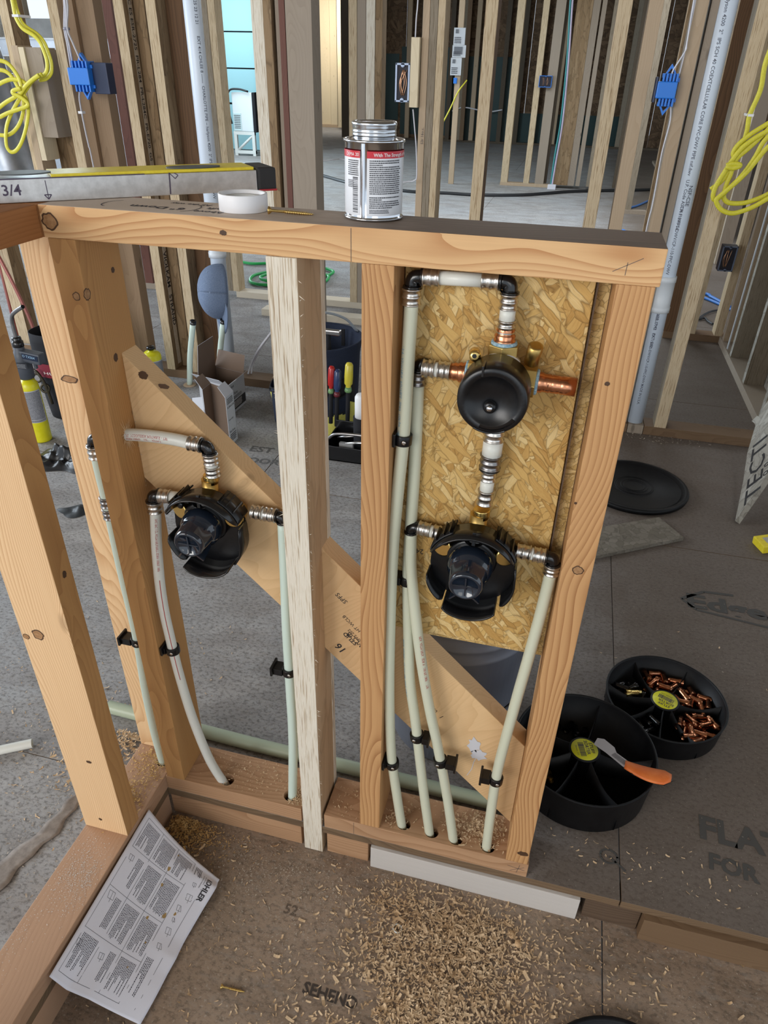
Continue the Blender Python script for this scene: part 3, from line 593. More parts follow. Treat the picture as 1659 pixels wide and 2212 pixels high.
# --- black rough-in valves with plaster guard -----------------------------
def guard_valve(ox, oy, oz, label, capmat=blk_cap):
    t = thing('guarded_shower_valve', label, 'shower valve', (ox, oy, oz), 'black guarded shower valves')
    O = Vector((ox, oy, oz)); yb = oy; 
    # brass body behind the guard, ports left, right and up
    M = MB().lathe([(.020,0),(.020,.03)], O+Vector((0,.024,.012)), (0,-1,0), 20).lathe([(.0135,-.052),(.0135,.052)], O+Vector((0,.013,.024)), (1,0,0), 18).lathe([(.012,0),(.012,.052)], O+Vector((0,.0165,.020)), (0,0,1), 18)
    M.build('valve_body', brass, t)
    MB().lathe([(.0105,0),(.0105,.004),(.0117,.005),(.0105,.0062),(.0117,.0074),(.0105,.0086),(.0117,.0098),(.0105,.011),(.0117,.0122),(.0105,.014)], O+Vector((.003,.0165,.066)), (0,0,1), 18).build('threaded_port', brass_b, t)
    # guard shell walls as thick arcs around the opening, seen radius a bit egg-shaped
    def rad(a):
        s = math.sin(a); return .0605 + (.002 if s > 0 else .009)*abs(s)
    def arc(a0, a1, y0, y1, th=.0022, n=26, slope=0, nm='guard_wall', m=blk_s, k=1.0):
        M = MB(); vs = []
        for i in range(n+1):
            a = math.radians(a0+(a1-a0)*i/n); r = rad(a)*k; f = 1-abs(2*i/n-1)**6*slope
            for rr, yy in ((r, y0), (r*1.015, y0-(y0-y1)*f), ((r*1.015-th), y0-(y0-y1)*f), (r-th, y0)):
                vs.append((ox+math.cos(a)*rr, yy, oz+math.sin(a)*rr))
        fs = [(i*4+j, i*4+(j+1)%4, (i+1)*4+(j+1)%4, (i+1)*4+j) for i in range(n) for j in range(4)] + [(0,1,2,3), (n*4+3,n*4+2,n*4+1,n*4)]
        M.add(vs, fs, True); return M.build(nm, m, t)
    arc(22, 158, yb+.004, yb-.036, slope=.35); arc(24, 64, yb+.016, yb-.020, m=blk_m, k=1.03, n=12); arc(116, 156, yb+.016, yb-.020, m=blk_m, k=1.03, n=12)
    arc(196, 238, yb+.004, yb-.026, slope=.25, m=blk_m, n=12); arc(240, 306, yb+.004, yb-.040, slope=.1, m=blk_g); arc(-48, 16, yb+.004, yb-.028, m=blk_m, slope=.2)
    # back plate (a ring with windows) 
    M = MB(); n = 40; vs = []
    for i in range(n):
        a = 2*math.pi*i/n
        for rr in (.026, rad(a)-.001): vs += [(ox+math.cos(a)*rr, yb+.004, oz+math.sin(a)*rr), (ox+math.cos(a)*rr, yb+.0065, oz+math.sin(a)*rr)]
    for i in range(n):
        if i in (3,4,5,14,15,16): continue
        j = (i+1) % n; M2 = [(i*4, j*4, j*4+2, i*4+2), (i*4+1, i*4+3, j*4+3, j*4+1), (i*4+2, j*4+2, j*4+3, i*4+3), (i*4, i*4+1, j*4+1, j*4)]
        M.f += M2; M.sm += [False]*4
    M.v = [Vector(v) for v in vs]; M.build('guard_plate', blk_m, t)
    # central sleeve, supply cartridge cap with fins
    co = O+Vector((-.0015, .002, .012)); ax = Vector((0,-1,-.08))
    MB().lathe([(.034,0),(.0345,.010),(.033,.012),(.0290,.0125)], co, ax, 28).build('sleeve', blk_m, t)
    MB().lathe([(.0300,.010),(.0310,.022),(.0300,.032),(.0262,.038),(.0245,.0400),(.0235,.060),(.0215,.0665),(.0185,.0690),(.0172,.0655),(.0,.0640)], co, ax, 30).build('cartridge_cap', capmat, t)
    M = MB(); d, u, w = frame_of(ax)
    ex = Vector((1,0,0)); ez = Vector((0,-.08,1)).normalized(); axn = ax.normalized()
    for (p, q) in ((ex, ez), (-ex, ez)):
        for s in ((p*.6 - ez*.8), ):
            s = s.normalized(); nrm = s.cross(axn).normalized()*.0011
            pts = [(.020,.030),(.029,.038),(.0330,.066),(.0200,.069)]
            vs = [co + s*a + axn*b + nrm*g for g in (-1,1) for a, b in pts]; M.add(vs, [(0,1,2,3),(7,6,5,4),(0,4,5,1),(1,5,6,2),(2,6,7,3),(3,7,4,0)])
    s = ez; nrm = ex*.0011
    vs = [co + s*a + axn*b + nrm*g for g in (-1,1) for a, b in [(.020,.036),(.024,.040),(.0215,.060),(.017,.0655)]]; M.add(vs, [(0,1,2,3),(7,6,5,4),(0,4,5,1),(1,5,6,2),(2,6,7,3),(3,7,4,0)])
    M.build('cap_fin', capmat, t, kind='stuff')
    M = MB()
    for s in (ex, ez*.9): M.box(-.0155, .0155, -.001, .001, -.0015, .0005, Matrix.Translation(co+axn*.0660) @ s.to_track_quat('X','Y').to_matrix().to_4x4())
    M.build('cap_cross', capmat, t)
    # grip ribs and lugs on top of the guard
    M = MB()
    for a in (40, 52, 60, 120, 128, 140):
        ar = math.radians(a); c0 = Vector((ox+math.cos(ar)*rad(ar)*1.03, yb-.006, oz+math.sin(ar)*rad(ar)*1.03)); Mt = Matrix.Translation(c0) @ Matrix.Rotation(-ar, 4, 'Y')
        M.box(-.001, .0042, -.013, .018, -.0008, .0008, Mt)
    M.box(ox-.040, ox-.018, yb-.020, yb+.014, oz+.0475, oz+.0500); M.box(ox+.020, ox+.040, yb-.020, yb+.014, oz+.0475, oz+.0500)
    M.build('guard_rib', blk_s, t, kind='stuff')
    MB().lathe([(.0150,-.016),(.0158,-.012),(.0158,.012),(.0140,.018)], (ox+.0005, yb-.006, oz+.0575), (0,1,0), 22, a0=0, a1=math.pi*1.0, ref=(1,0,0), caps=False).build('guard_saddle', blk_s, t)
    MB().box(ox-.0024, ox+.0024, yb-.024, yb-.019, oz+.0450, oz+.0660).build('guard_tab', blk_g, t, bevel=.0005)
    for sx in (-1, 1):
        MB().lathe([(.0125,0),(.0143,.001),(.0143,.003),(.0125,.004)], O+Vector((sx*.043, -.002, .022)), (sx*.3,-1,0), 18).build('brass_seat', brass_b, t)
        MB().lathe([(.0,0),(.0055,.0005),(.0060,.006),(.0035,.0075),(0,.0075)], O+Vector((sx*.040, -.003, .034)), (0,-1,0), 10).build('stop_screw', blk_g, t)
    return t
guard_valve(.4375, .016, .6700, 'black guarded valve in front of the OSB panel, below the brass valve')
guard_valve(.0385, .016, .6600, 'black guarded valve in the left bay between corner stud and pale stud')
# right port of the lower valve and its tube
r5 = thing('water_tube', 'rightmost tube slanting down along the end stud to the fourth hole', 'water tube', (.545, .028, .6))
E5 = Vector((.5445, .0270, .6930)); elbow(r5, E5, (-1,0,0), (0,0,-1), .0085, .0115); crimp(r5, E5+Vector((-.0110,0,0)), (-1,0,.04), .017, .0104); tube_run(r5, [E5+Vector((-.026,0,.001)), E5+Vector((-.032,0,.001))], .0088, pex_w); crimp(r5, E5+Vector((-.0310,0,.0012)), (-1,0,.04), .020, .0104)
crimp(r5, E5+Vector((0,0,-.0110)), (0,0,-1), .015, .0108)
Dd = [tuple(E5+Vector((0,0,-.022))),(.5405,.025,.595),(.5345,.023,.513),(.5260,.021,.403),(.5165,.019,.254),(.5165,.0175,.141),(.5190,.0165,.020)]
tube_run(r5, Dd)
# left bay
r6 = thing('water_tube', 'upper translucent tube through the corner stud, elbowed down into the left guarded valve', 'water tube', (.045, .03, .787))
E6 = Vector((.0450, .0310, .7870)); elbow(r6, E6, (-1,0,.02), (0,0,-1), .0085, .0120); crimp(r6, E6+Vector((-.0115,0,.0003)), (-1,0,.03), .019, .0108)
GH = [tuple(E6+Vector((-.0270,0,.001))),(-.010,.0308,.7905),(-.050,.0304,.7905),(-.090,.030,.7870),(-.134,.030,.7755)]
tube_run(r6, GH, .0092, pex_w); print_on_tube(r6, [GH[3],GH[2],GH[1],GH[0]], 'IPS  MIDDLESEX POTABLE - 73F', .0055, ink_red, side=(0,-1,.35), r=.0092, start=.008, flip=1)
print_on_tube(r6, [GH[3],GH[2],GH[1],GH[0]], 'SDR9 100PSI    1/2"     ASTM F', .0050, ink_red, side=(0,-1,-.25), r=.0092, start=.008, flip=1)
crimp(r6, E6+Vector((.0003,0,-.0115)), (.02,0,-1), .016, .0106); tube_run(r6, [E6+Vector((.0005,0,-.026)), E6+Vector((.001,0,-.033))], .0092, pex_w); crimp(r6, E6+Vector((.001,0,-.032)), (.02,0,-1), .016, .0106)
E7 = Vector((-.1450, .0300, .7735)); elbow(r6, E7, (1,0,.1), (0,0,-1), .0090, .0125); crimp(r6, E7+Vector((0,0,-.012)), (0,0,-1), .021, .0112)
Gg = [tuple(E7+Vector((0,0,-.030))),(-.1450,.030,.71),(-.1440,.030,.664),(-.1440,.029,.538),(-.1420,.028,.428),(-.1430,.028,.362),(-.150,.029,.242),(-.1520,.030,.125),(-.1480,.031,.020)]
tube_run(r6, Gg, PR, pex_c); crimp(r6, (-.1445,.030,.672), (0,0,-1), .018, .0102, steel_d); crimp(r6, (-.1443,.030,.650), (0,0,-1), .018, .0102, steel_d)
r7 = thing('water_tube', 'white tube with red stripe curving down from the left guarded valve', 'water tube', (-.056, .024, .69))
E8 = Vector((-.0560, .0240, .6930)); elbow(r7, E8, (1,.1,0), (0,0,-1), .0095, .0115); crimp(r7, E8+Vector((.0105,.001,0)), (1,.1,0), .018, .0106); tube_run(r7, [E8+Vector((.027,.003,0)), E8+Vector((.045,.004,0))], .0092, pex_w); crimp(r7, E8+Vector((0,0,-.0110)), (0,0,-1), .019, .0112)
Ee = [tuple(E8+Vector((0,0,-.028))),(-.0635,.021,.598),(-.0690,.019,.522),(-.0700,.018,.463),(-.0680,.0175,.412),(-.0640,.018,.324),(-.0530,.019,.207),(-.033,.0205,.094),(-.0070,.022,.020)]
tube_run(r7, Ee, PR, pex_w); print_on_tube(r7, Ee, 'INC IPC 1/2" ASTM F876/F877 SDR9 100PSI 180F', .0055, ink_red, side=(.7,-1,.1), start=.01)
P = catmull(Ee, 10); M = MB()
M.tube([p + Vector((.55,-.83,0))*PR*.96 for p in P[18:52]], .0007, 6); M.build('red_stripe', ink_red, r7)
r8 = thing('water_tube', 'translucent tube rising along the left side of the pale stud to the left valve', 'water tube', (.151, .03, .68))
E9 = Vector((.1520, .0300, .6870)); elbow(r8, E9, (-1,0,0), (0,0,-1), .0080, .0105); crimp(r8, E9+Vector((-.0100,0,0)), (-1,0,0), .018, .0104); tube_run(r8, [E9+Vector((-.026,0,0)), E9+Vector((-.032,0,0))], .0088, pex_w); crimp(r8, E9+Vector((-.0310,0,.0003)), (-1,0,0), .018, .0104)
Ff = [tuple(E9+Vector((0,0,-.010))),(.1510,.027,.58),(.1490,.025,.485),(.1485,.024,.419),(.1480,.023,.326),(.1460,.023,.206),(.1350,.024,.020)]
tube_run(r8, Ff, PR, pex_c)
def at_z(P, z):
    P = catmull(P, 8)
    for a, b in zip(P, P[1:]):
        if (a.z-z)*(b.z-z) <= 0 and a.z != b.z: return a.lerp(b, (z-a.z)/(b.z-a.z)), (a-b).normalized()
for P, z, sx, lab in ((A, .842, .318, 'black clamp high on the long tube, level with the brass valve outlet'), (B, .604, .318, 'black clamp behind the long tube beside the lower guarded valve'),
    (A, .208, .318, 'black clamp low on the long tube beside the third stud'), (B, .285, .398, 'black clamp on the second tube over the brace'), (Cc, .242, .448, 'black clamp on the third tube over the brace'),
    (Dd, .228, .488, 'black clamp on the rightmost tube near the end stud'), (Ee, .380, -.084, 'black clamp on the red-striped tube at the corner stud'), (Ff, .380, .118, 'black clamp left of the pale stud on a tube'), (Gg, .372, -.175, 'black clamp behind the corner stud on the back tube')):
    p, d = at_z(P, z)
    clamp(p.x, p.y, p.z, sx, lab, toward=d)
# scraps of large tube lying on the floor
for pts, r, lab in (([(-.352,.147,.0145),(.0,.1365,.0145),(.30,.1330,.0145),(.528,.1290,.0145)], .0143, 'long pale green tube lying on the floor behind the half wall'), ([(-.60,-.05,.0100),(-.53,-.030,.0100),(-.455,.017,.0100)], .0098, 'short scrap of white tube on the floor at the far left')):
    M = MB().tube(pts, r, 18, caps=False); M.tube(pts[::-1], r*.82, 18, caps=False)
    for e, q in ((0, 1), (-1, -2)):
        d = (Vector(pts[e])-Vector(pts[q])).normalized(); M.lathe([(r*.82,-.0002),(r,0)], pts[e], d, 18, caps=False)
    tag(M.build('tube_scrap', mat('green_tint_tube', .4, col=(.42,.48,.36), sss=.2) if r > .012 else pex_w), lab, 'tube')
# ------------------------------------------------------------------ things lying on the half wall
alu = speck('level_aluminium', (.52,.50,.48), (.64,.62,.60), 90, .36, .75); yel = speck('level_yellow', (.78,.60,.02), (.86,.70,.04), 120, .4)
rub = mat('rubber_black', .6, col=(.02,.02,.022)); tin = mat('tinplate', .14, 1, (.62,.64,.68)); tin_lid = mat('tinplate_lid', .2, 1, (.55,.57,.60))
white_pl = mat('white_plastic', .45, col=(.80,.80,.82)); label_w = mat('label_paper', .28, col=(.74,.76,.80)); label_r = mat('label_red', .3, col=(.55,.015,.03)); printk = mat('print_black', .5, col=(.05,.05,.06)); print_w = mat('print_white', .5, col=(.85,.80,.80))
lv = thing('spirit_level', 'long aluminium and yellow box level lying across the wall corner, marked 3/4', 'level', (-.05, .09, H))
e1 = Vector((.0765, .1985, H)); dr = Vector((.238, .2125, 0)).normalized(); nr = Vector((-dr.y, dr.x, 0)); TH = .0285; WD = .060
def lvp(u, v, w): return e1 - dr*u + nr*v + Vector((0,0,w))   # u back from the right end, v across, w up
def lbox(u0, u1, v0, v1, w0, w1, name, m, bev=.0006):
    M = MB(); vs = [lvp(u, v, w) for w in (w0, w1) for u, v in ((u1,v0),(u0,v0),(u0,v1),(u1,v1))]
    M.add(vs, [(0,3,2,1),(4,5,6,7),(0,1,5,4),(1,2,6,5),(2,3,7,6),(3,0,4,7)]); return M.build(name, m, lv, bevel=bev)
lbox(.002, .62, 0, WD, .0006, TH-.0022, 'box_body', alu); lbox(.004, .26, .004, WD-.002, TH-.002, TH+.0016, 'web_face', yel); lbox(.34, .615, .004, WD-.002, TH-.002, TH+.0016, 'web_face', yel)
lbox(-.026, .0015, -.0015, WD+.0015, .0, TH+.001, 'end_cap', rub, .004); lbox(-.0262, -.0005, -.0018, WD+.0018, .0, .0025, 'cap_trim', mat('red_trim', .5, col=(.45,.03,.04)), .0008)
M = MB()
for cu_, r1_, r2_ in ((.082, .036, .014), (.292, .034, .020)):
    n = 28; vs = [lvp(cu_+math.cos(2*pi*i/n)*r1_, .020+math.sin(2*pi*i/n)*r2_, TH+.0017) for i in range(n)] + [lvp(cu_+math.cos(2*pi*i/n)*r1_, .020+math.sin(2*pi*i/n)*r2_, TH+.0032) for i in range(n)]
    MB().add(vs, [tuple(range(n,2*n))] + [(i,(i+1)%n,n+(i+1)%n,n+i) for i in range(n)]).build('vial_cover', mat('vial_grey', .45, col=(.07,.08,.08)), lv)
M = MB(); lf = lambda u, v: lvp(u, -.0004, v)
lfr = lambda u, v: lvp(.360-u, -.0004, v)
letter(M, '3/4', lambda u, v: lvp(.318-u, -.0004, v), .017, 0, .009, bold=.0005)
stroke(M, [(.268,.004),(.268,.024)], .0009, lf); stroke(M, [(.264,.008),(.268,.003),(.272,.008),(.264,.008)], .0012, lf)
stroke(M, [(.1205,.002),(.1195,.016),(.119,.0275)], .0016, lf); stroke(M, [(.119,.027),(.112,.020),(.108,.024),(.113,.027)], .0010, lf)
stroke(M, [(.62,.0265),(.15,.0268)], .0012, lf)
M.build('marker_writing', mat('purple_marker', .5, col=(.07,.05,.09)), lv)
# solvent cement can
cn = thing('cement_can', 'small tin can with silver screw lid and white printed label, red band on top', 'can', (.2765, .063, H+.0004))
cc = Vector((.2765, .063, H+.0004)); CR = .0335
MB().lathe([(.0,.0004),(CR-.001,.0003),(CR+.0006,.0008),(CR+.0008,.0022),(CR-.0008,.0034),(CR-.0010,.0040),(CR-.0010,.0775),(CR+.0006,.0785),(CR+.0009,.0800),(CR+.0002,.0812),(CR-.0010,.0808),(CR-.0014,.0795),(.0265,.0800),(.0250,.0815),(.0,.0815)], cc, n=48).build('can_body', tin, cn)
MB().lathe([(.0240,.0805),(.0240,.0840),(.0246,.0850),(.0240,.0860),(.0240,.0872),(.0246,.0882),(.0240,.0892),(.0240,.0905),(.0246,.0915),(.0243,.0930),(.0250,.0945),(.0250,.0965),(.0238,.0980),(.0210,.0978),(.0205,.0970),(.0,.0971)], cc, n=48).build('screw_lid', tin_lid, cn)
toc = math.atan2(-.7826-cc.y, .503-cc.x)
def oncan(u, v, k=.0004): a = toc + u/CR; return cc + Vector((math.cos(a)*(CR-.001+k), math.sin(a)*(CR-.001+k), v))
def wrap(M, u0, u1, v0, v1, k, n=20): return M.sheet(lambda s, t: oncan(u0+(u1-u0)*s, v0+(v1-v0)*t, k), n, 1)
US = -.0125   # seam position
wrap(MB(), US+.0045, US+.150, .0060, .0700, .0004, 60).build('paper_label', label_w, cn); wrap(MB(), US-.052, US-.0035, .0060, .0700, .0004, 24).build('paper_label', label_w, cn)
wrap(MB(), US+.0045, US+.150, .0640, .0708, .0007, 60).build('red_band', label_r, cn); wrap(MB(), US-.052, US-.0035, .0640, .0708, .0007, 24).build('red_band', label_r, cn)
M = MB(); letter(M, 'With The Strength of Welded', lambda u, v: oncan(u, v, .001), .0048, US+.012, .0657, bold=.00015); letter(M, 'DEMA 20', lambda u, v: oncan(u, v, .001), .0048, US-.024, .0657); M.build('lettering', print_w, cn)
M = MB()
dashes(M, lambda u, v: oncan(US+.0075+u, .028+v, .0008), .040, .0345, 17, 4, para=.1); dashes(M, lambda u, v: oncan(US+.0075+u, .0135+v, .0008), .040, .0125, 6, 5, para=.5); dashes(M, lambda u, v: oncan(US+.0075+u, .0085+v, .0008), .024, .0045, 3, 7)
dashes(M, lambda u, v: oncan(US-.022+u, .046+v, .0008), .0165, .0160, 8, 8); dashes(M, lambda u, v: oncan(US-.022+u, .034+v, .0008), .010, .008, 5, 9)
R = random.Random(4); v = .009
while v < .044:
    h = R.choice((.0004,.0008,.0004,.0012)); M.add([oncan(US-.0135, v, .0008), oncan(US-.0065, v, .0008), oncan(US-.0065, v+h, .0008), oncan(US-.0135, v+h, .0008)], [(0,1,2,3)]); v += h + R.choice((.0004,.0007))
M.build('small_print', printk, cn)
MB().sheet(lambda s, t: oncan(US-.0022+.0044*s, .0030+.0750*t, .0004+.0009*math.sin(pi*s)), 4, 1).build('seam', tin, cn)
# tape roll, screw
tr = thing('tape_roll', 'narrow white tape roll lying flat on the plate between level and can', 'tape', (.1190, .0520, H+.0003))
MB().lathe([(.0245,0),(.0285,0),(.0288,.0006),(.0288,.0184),(.0285,.0190),(.0262,.0190),(.0258,.0185),(.0245,.0172),(.0245,0)], (.1190,.0520,H+.0003), n=44, caps=False).build('spool', white_pl, tr)
MB().lathe([(.0150,.002),(.0240,.002),(.0240,.0150),(.0150,.0150),(.0150,.002)], (.1190,.0520,H+.0003), n=32, caps=False).build('tape', mat('tape_white', .7, col=(.70,.70,.68)), tr)
gold = mat('yellow_zinc', .35, 1, (.66,.46,.16))
def screw(p, d, L, label, r=.0020):
    t = thing('wood_screw', label, 'screw', p, None); p = Vector(p); d = Vector(d).normalized()
    MB().lathe([(r*2.2,0),(r*2.3,.0006),(r*1.1,.0036),(r*.8,.0042),(r*.75,L*.38)], p, d, 14).build('head', gold, t)
    prof = []; n = 16
    for i in range(n): h = L*.36 + (L*.62)*i/n; k = 1-.55*max(0, (i-n*.7)/(n*.3)); prof += [(r*.72*k,h),(r*1.25*k,h+L*.62/n*.5),(r*.72*k,h+L*.62/n*.6)]
    MB().lathe(prof+[(0,L)], p, d, 10).build('thread', gold, t)
screw((.1555,.0400,H+.0040), (.055,.008,-.0028), .054, 'golden wood screw on the plate right of the tape roll')
screw((.1155,-.2800,FZ+.0040), (.05,.004,-.0025), .042, 'golden wood screw on the lower floor near the photo bottom')
M = MB()
for x, y in ((.452,.071),(.562,.074),(.600,.070)):
    pass
# ------------------------------------------------------------------ instruction sheet leaning in the corner
paper = mat('paper_white', .75, col=(.80,.80,.88)); pm_k = mat('print_ink', .7, col=(.06,.06,.08))
PA, PB, PCc, PD = Vector((-.1225,-.072,.0300)), Vector((-.1215,-.376,.0260)), Vector((.0120,-.3660,-.0800)), Vector((.0350,-.0930,-.0690))
ps = thing('instruction_sheet', 'creased white instruction leaflet leaning from the side plate onto the lower floor', 'paper', (-.04, -.22, FZ))
def onpap(u, v, k=0):   # u: top edge of the writing (0 = corner by the wall) across; v along the length
    p = PA*(1-u)*(1-v) + PB*(1-u)*v + PCc*u*v + PD*u*(1-v)
    w = -.012*math.sin(pi*u)*(1-.5*v)
    w += .009*max(0, 1-abs(v-.14)/.14)*(u-.35) - .007*max(0, 1-abs(v-.05)/.10)*max(0, u-.3)
    w += -.010*max(0, 1-abs(u-.22)/.22)*max(0, (v-.75)/.25) + .004*math.sin(9*v)*u
    w += .010*max(0, 1-abs(v-.62)/.10)*max(0,u-.55)
    n = Vector((.62,.05,.78)); return p + n*(w+k) + Vector((0, -.020*u*max(0, 1-abs(v)/.15), 0))
MB().sheet(lambda s, t: onpap(s, t, 0), 36, 60, .0004).build('sheet', paper, ps)
M = MB()
def pfn(u0, v0, fu=1, fv=1, flip=False): return (lambda a, b: onpap(u0 - b*5.6*fu, v0 + a*3.3*fv, .0005))   # a metres along the length, b metres across
def block(u_top, v0, w, h, rows, seed, para=.2): dashes(M, lambda a, b: onpap(u_top-(h-b)*-5.6 if False else u_top + (h-b)*5.6, v0 + a*3.3, .0005), w, h, rows, seed, para=para)
R = random.Random(12)
cols = [(.06,.205),(.285,.20),(.505,.20)]
for ci, (u0, uw) in enumerate(cols):
    for vi, (v0, vw) in enumerate(((.045,.18),(.245,.22),(.49,.22),(.735,.20))):
        if (ci, vi) in ((0,1),(0,2),(1,3)):   # half text, half drawing
            block(u0+uw*.55, v0+.02, vw/3.3*.8, uw*.36/5.6, 5, ci*7+vi)
        else: block(u0+.01, v0+.012, vw/3.3*.92, uw*.88/5.6, 12, ci*7+vi, .25)
for v0, vw in ((.05,.10),(.68,.22)): block(.74, v0, vw/3.3, .014, 5, 77)
def pl(pts, w=.0006): 
    for (u0,v0),(u1,v1) in zip(pts, pts[1:]):
        n = 10
        for i in range(n):
            a = (u0+(u1-u0)*i/n, v0+(v1-v0)*i/n); b = (u0+(u1-u0)*(i+1)/n, v0+(v1-v0)*(i+1)/n)
            du, dv = (b[1]-a[1])*1.7, -(b[0]-a[0])*.6; L = math.hypot(du/5.6, dv/3.3) or 1; du, dv = du/L*w/2, dv/L*w/2
            M.add([onpap(a[0]+du,a[1]+dv,.0005), onpap(b[0]+du,b[1]+dv,.0005), onpap(b[0]-du,b[1]-dv,.0005), onpap(a[0]-du,a[1]-dv,.0005)], [(0,1,2,3)])
for u in (.275, .495, .715): pl([(u,.035),(u,.955)])
pl([(.05,.035),(.05,.955)]); pl([(.88,.20),(.88,.95)]); pl([(.05,.955),(.72,.955)]); pl([(.05,.035),(.72,.035)])
for v in (.232,.478,.722): pl([(.05,v),(.715,v)])
for (u, v, s) in ((.80,.12,.03),(.80,.20,.02),(.82,.28,.035),(.79,.36,.03),(.80,.43,.02),(.81,.50,.035),(.80,.60,.03),(.10,.29,.03),(.12,.52,.04),(.34,.80,.03),(.08,.80,.03)):
    k = R.random(); pl([(u-s,v-s*.5),(u+s*k,v-s*.6),(u+s,v+s*.4),(u-s*.6,v+s*.5),(u-s,v-s*.5)]); pl([(u,v-s*.5),(u+s*.3,v+s*.9)])
M.build('fine_print', pm_k, ps)
M = MB(); letter(M, 'KOHLER', lambda a, b: onpap(.890 + b*5.6, .100 + a*3.3, .0008), 0.0135, bold=.0010); letter(M, 'Outils et materiaux', lambda a, b: onpap(.868 + b*5.6, .090 + a*3.3, .0008), .0032); letter(M, 'Herramientas y materiales', lambda a, b: onpap(.845 + b*5.6, .090 + a*3.3, .0008), .0032); M.build('lettering', printk, ps)
M = MB(); R = random.Random(8)
for u, v, s in ((.52,.08,.010),(.50,.20,.016),(.52,.30,.012),(.70,.44,.018),(.78,.40,.012),(.56,.50,.012),(.66,.62,.008),(.62,.78,.006)):
    n = 10; pts = [(u+math.cos(6.28*i/n)*s*1.1*R.uniform(.5,1.3), v+math.sin(6.28*i/n)*s*R.uniform(.5,1.3)) for i in range(n)]
    M.add([onpap(a, b, .0007) for a, b in pts], [tuple(range(n))])
M.build('tea_stain', mat('brown_stain', .8, col=(.42,.27,.10)), ps, kind='stuff')

# ------------------------------------------------------------------ sorting trays, bucket and lids on the floor at the right
blk_tray = speck('tray_black', (.002,.002,.003), (.005,.005,.006), 60, .5, spec=.3); stick = mat('sticker_yellow', .4, col=(.72,.68,.02)); bar_m = printk
def tray(cx, cy, r, h, z0, label, txt_ang, divs, tilt=None):
    t = thing('sorting_tray', label, 'tray', (cx, cy, z0)); o = (cx, cy, z0)
    MB().lathe([(r*.94,0),(r*.965,.004),(r,h-.004),(r+.0015,h),(r-.0015,h+.0005),(r-.003,h-.002),(r*.965-.003,.006),(0,.006)], o, n=64).build('bowl', blk_tray, t)
    MB().lathe([(.028,.006),(.027,h-.016),(.0315,h-.013),(.0315,h-.0115),(0,h-.0115)], o, n=32).build('hub', blk_tray, t)
    for a in divs:
        ca, sa = math.cos(math.radians(a)), math.sin(math.radians(a)); M = MB(); n = 8; vs = []
        for i in range(n+1):
            rr = .021+(r-.024)*i/n; zt = z0+h-.014-.018*math.sin(pi*i/n)
            for s in (-1, 1): vs += [(cx+ca*rr-sa*.0009*s, cy+sa*rr+ca*.0009*s, z0+.005), (cx+ca*rr-sa*.0009*s, cy+sa*rr+ca*.0009*s, zt)]
        fs = [(i*4, i*4+4, i*4+5, i*4+1) for i in range(n)] + [(i*4+2, i*4+3, i*4+7, i*4+6) for i in range(n)] + [(i*4+1, i*4+5, i*4+7, i*4+3) for i in range(n)]
        M.add(vs, fs, True).build('divider', blk_tray, t)
    zt = z0+h-.0112
    sk = MB().lathe([(.0272,0),(.0272,.0004),(0,.0004)], (cx,cy,zt), n=36).build('round_sticker', stick, t)
    ca, sa = math.cos(txt_ang), math.sin(txt_ang); f = lambda u, v: (cx+(u*ca-v*sa)*1.33, cy+(u*sa+v*ca)*1.33, zt+.0006)
    M = MB(); letter(M, 'STUFF', f, .0075, -.0125, .0092, bold=.0003, wx=1.0); letter(M, 'SORTER', f, .0075, -.0165, .0022, bold=.0003, wx=.98)
    R = random.Random(2); x = -.013
    while x < .012:
        w = R.choice((.0004,.0008,.0011)); M.add([f(x,-.0085), f(x+w,-.0085), f(x+w,.0005), f(x,.0005)], [(0,1,2,3)]); x += w+R.choice((.0004,.0007))
    letter(M, 'Denver, CO', f, .0038, -.0080, -.0130)
    o2 = M.build('sticker_print', printk, sk); return t
tray(.6850, .2545, .1400, .0900, .0006, 'nearer black round sorting tray by the half wall, orange-handled tool across it', math.radians(-75), (5, 77, 149, 200, 245, 300))
tray(.8640, .4670, .1300, .0640, .0006, 'farther black round sorting tray with copper fittings in two compartments', math.radians(155), (8, 62, 118, 170, 215, 262, 300))
def fitting(x, y, z, a, b, s=1.0, m=None, big=True):
    t = MB(); d = Vector((math.cos(a)*math.cos(b), math.sin(a)*math.cos(b), math.sin(b)))
    r = .0078*s; L = .031*s
    t.lathe([(r,0),(r,L*.32),(r*.82,L*.38),(r*.9,L*.46),(r*.78,L*.5),(r*.9,L*.6),(r*.78,L*.64),(r*.9,L*.74),(r*.78,L*.8),(r*.85,L),(r*.6,L),(r*.6,L*.4),(r*.86,L*.3),(r*.86,0),(r,0)], Vector((x,y,z))-d*L/2, d, 14, caps=False)
    return t
R = random.Random(21); protos = []
n_f = 0
def fits(cx, cy, angs, rmin, rmax, zb, cnt, label, m, grp, s0=1.0, layers=2):
    global n_f
    placed = []; tries = 0
    while len(placed) < cnt and tries < 3000:
        tries += 1; a = math.radians(R.uniform(*angs)); rr = math.sqrt(R.uniform(rmin**2, rmax**2)); x, y = cx+math.cos(a)*rr, cy+math.sin(a)*rr
        lay = 0
        while lay < layers and any(math.hypot(x-p[0], y-p[1]) < .0165*s0 and p[2] == lay for p in placed): lay += 1
        if lay >= layers: continue
        placed.append((x, y, lay))
        o = fitting(x, y, zb+.0078*s0+lay*.0125*s0, R.uniform(0, pi), R.uniform(-.12, .12) if R.random() < .8 else 1.3*R.random(), s0*R.uniform(.9,1.1)).build('pipe_fitting', m)
        tag(o, label, 'fitting', grp); n_f += 1
fits(.864, .467, (14, 56), .040, .112, .0075, 17, 'small copper fitting in the far tray, upper heap behind the divider', copper, 'copper fittings, upper heap')
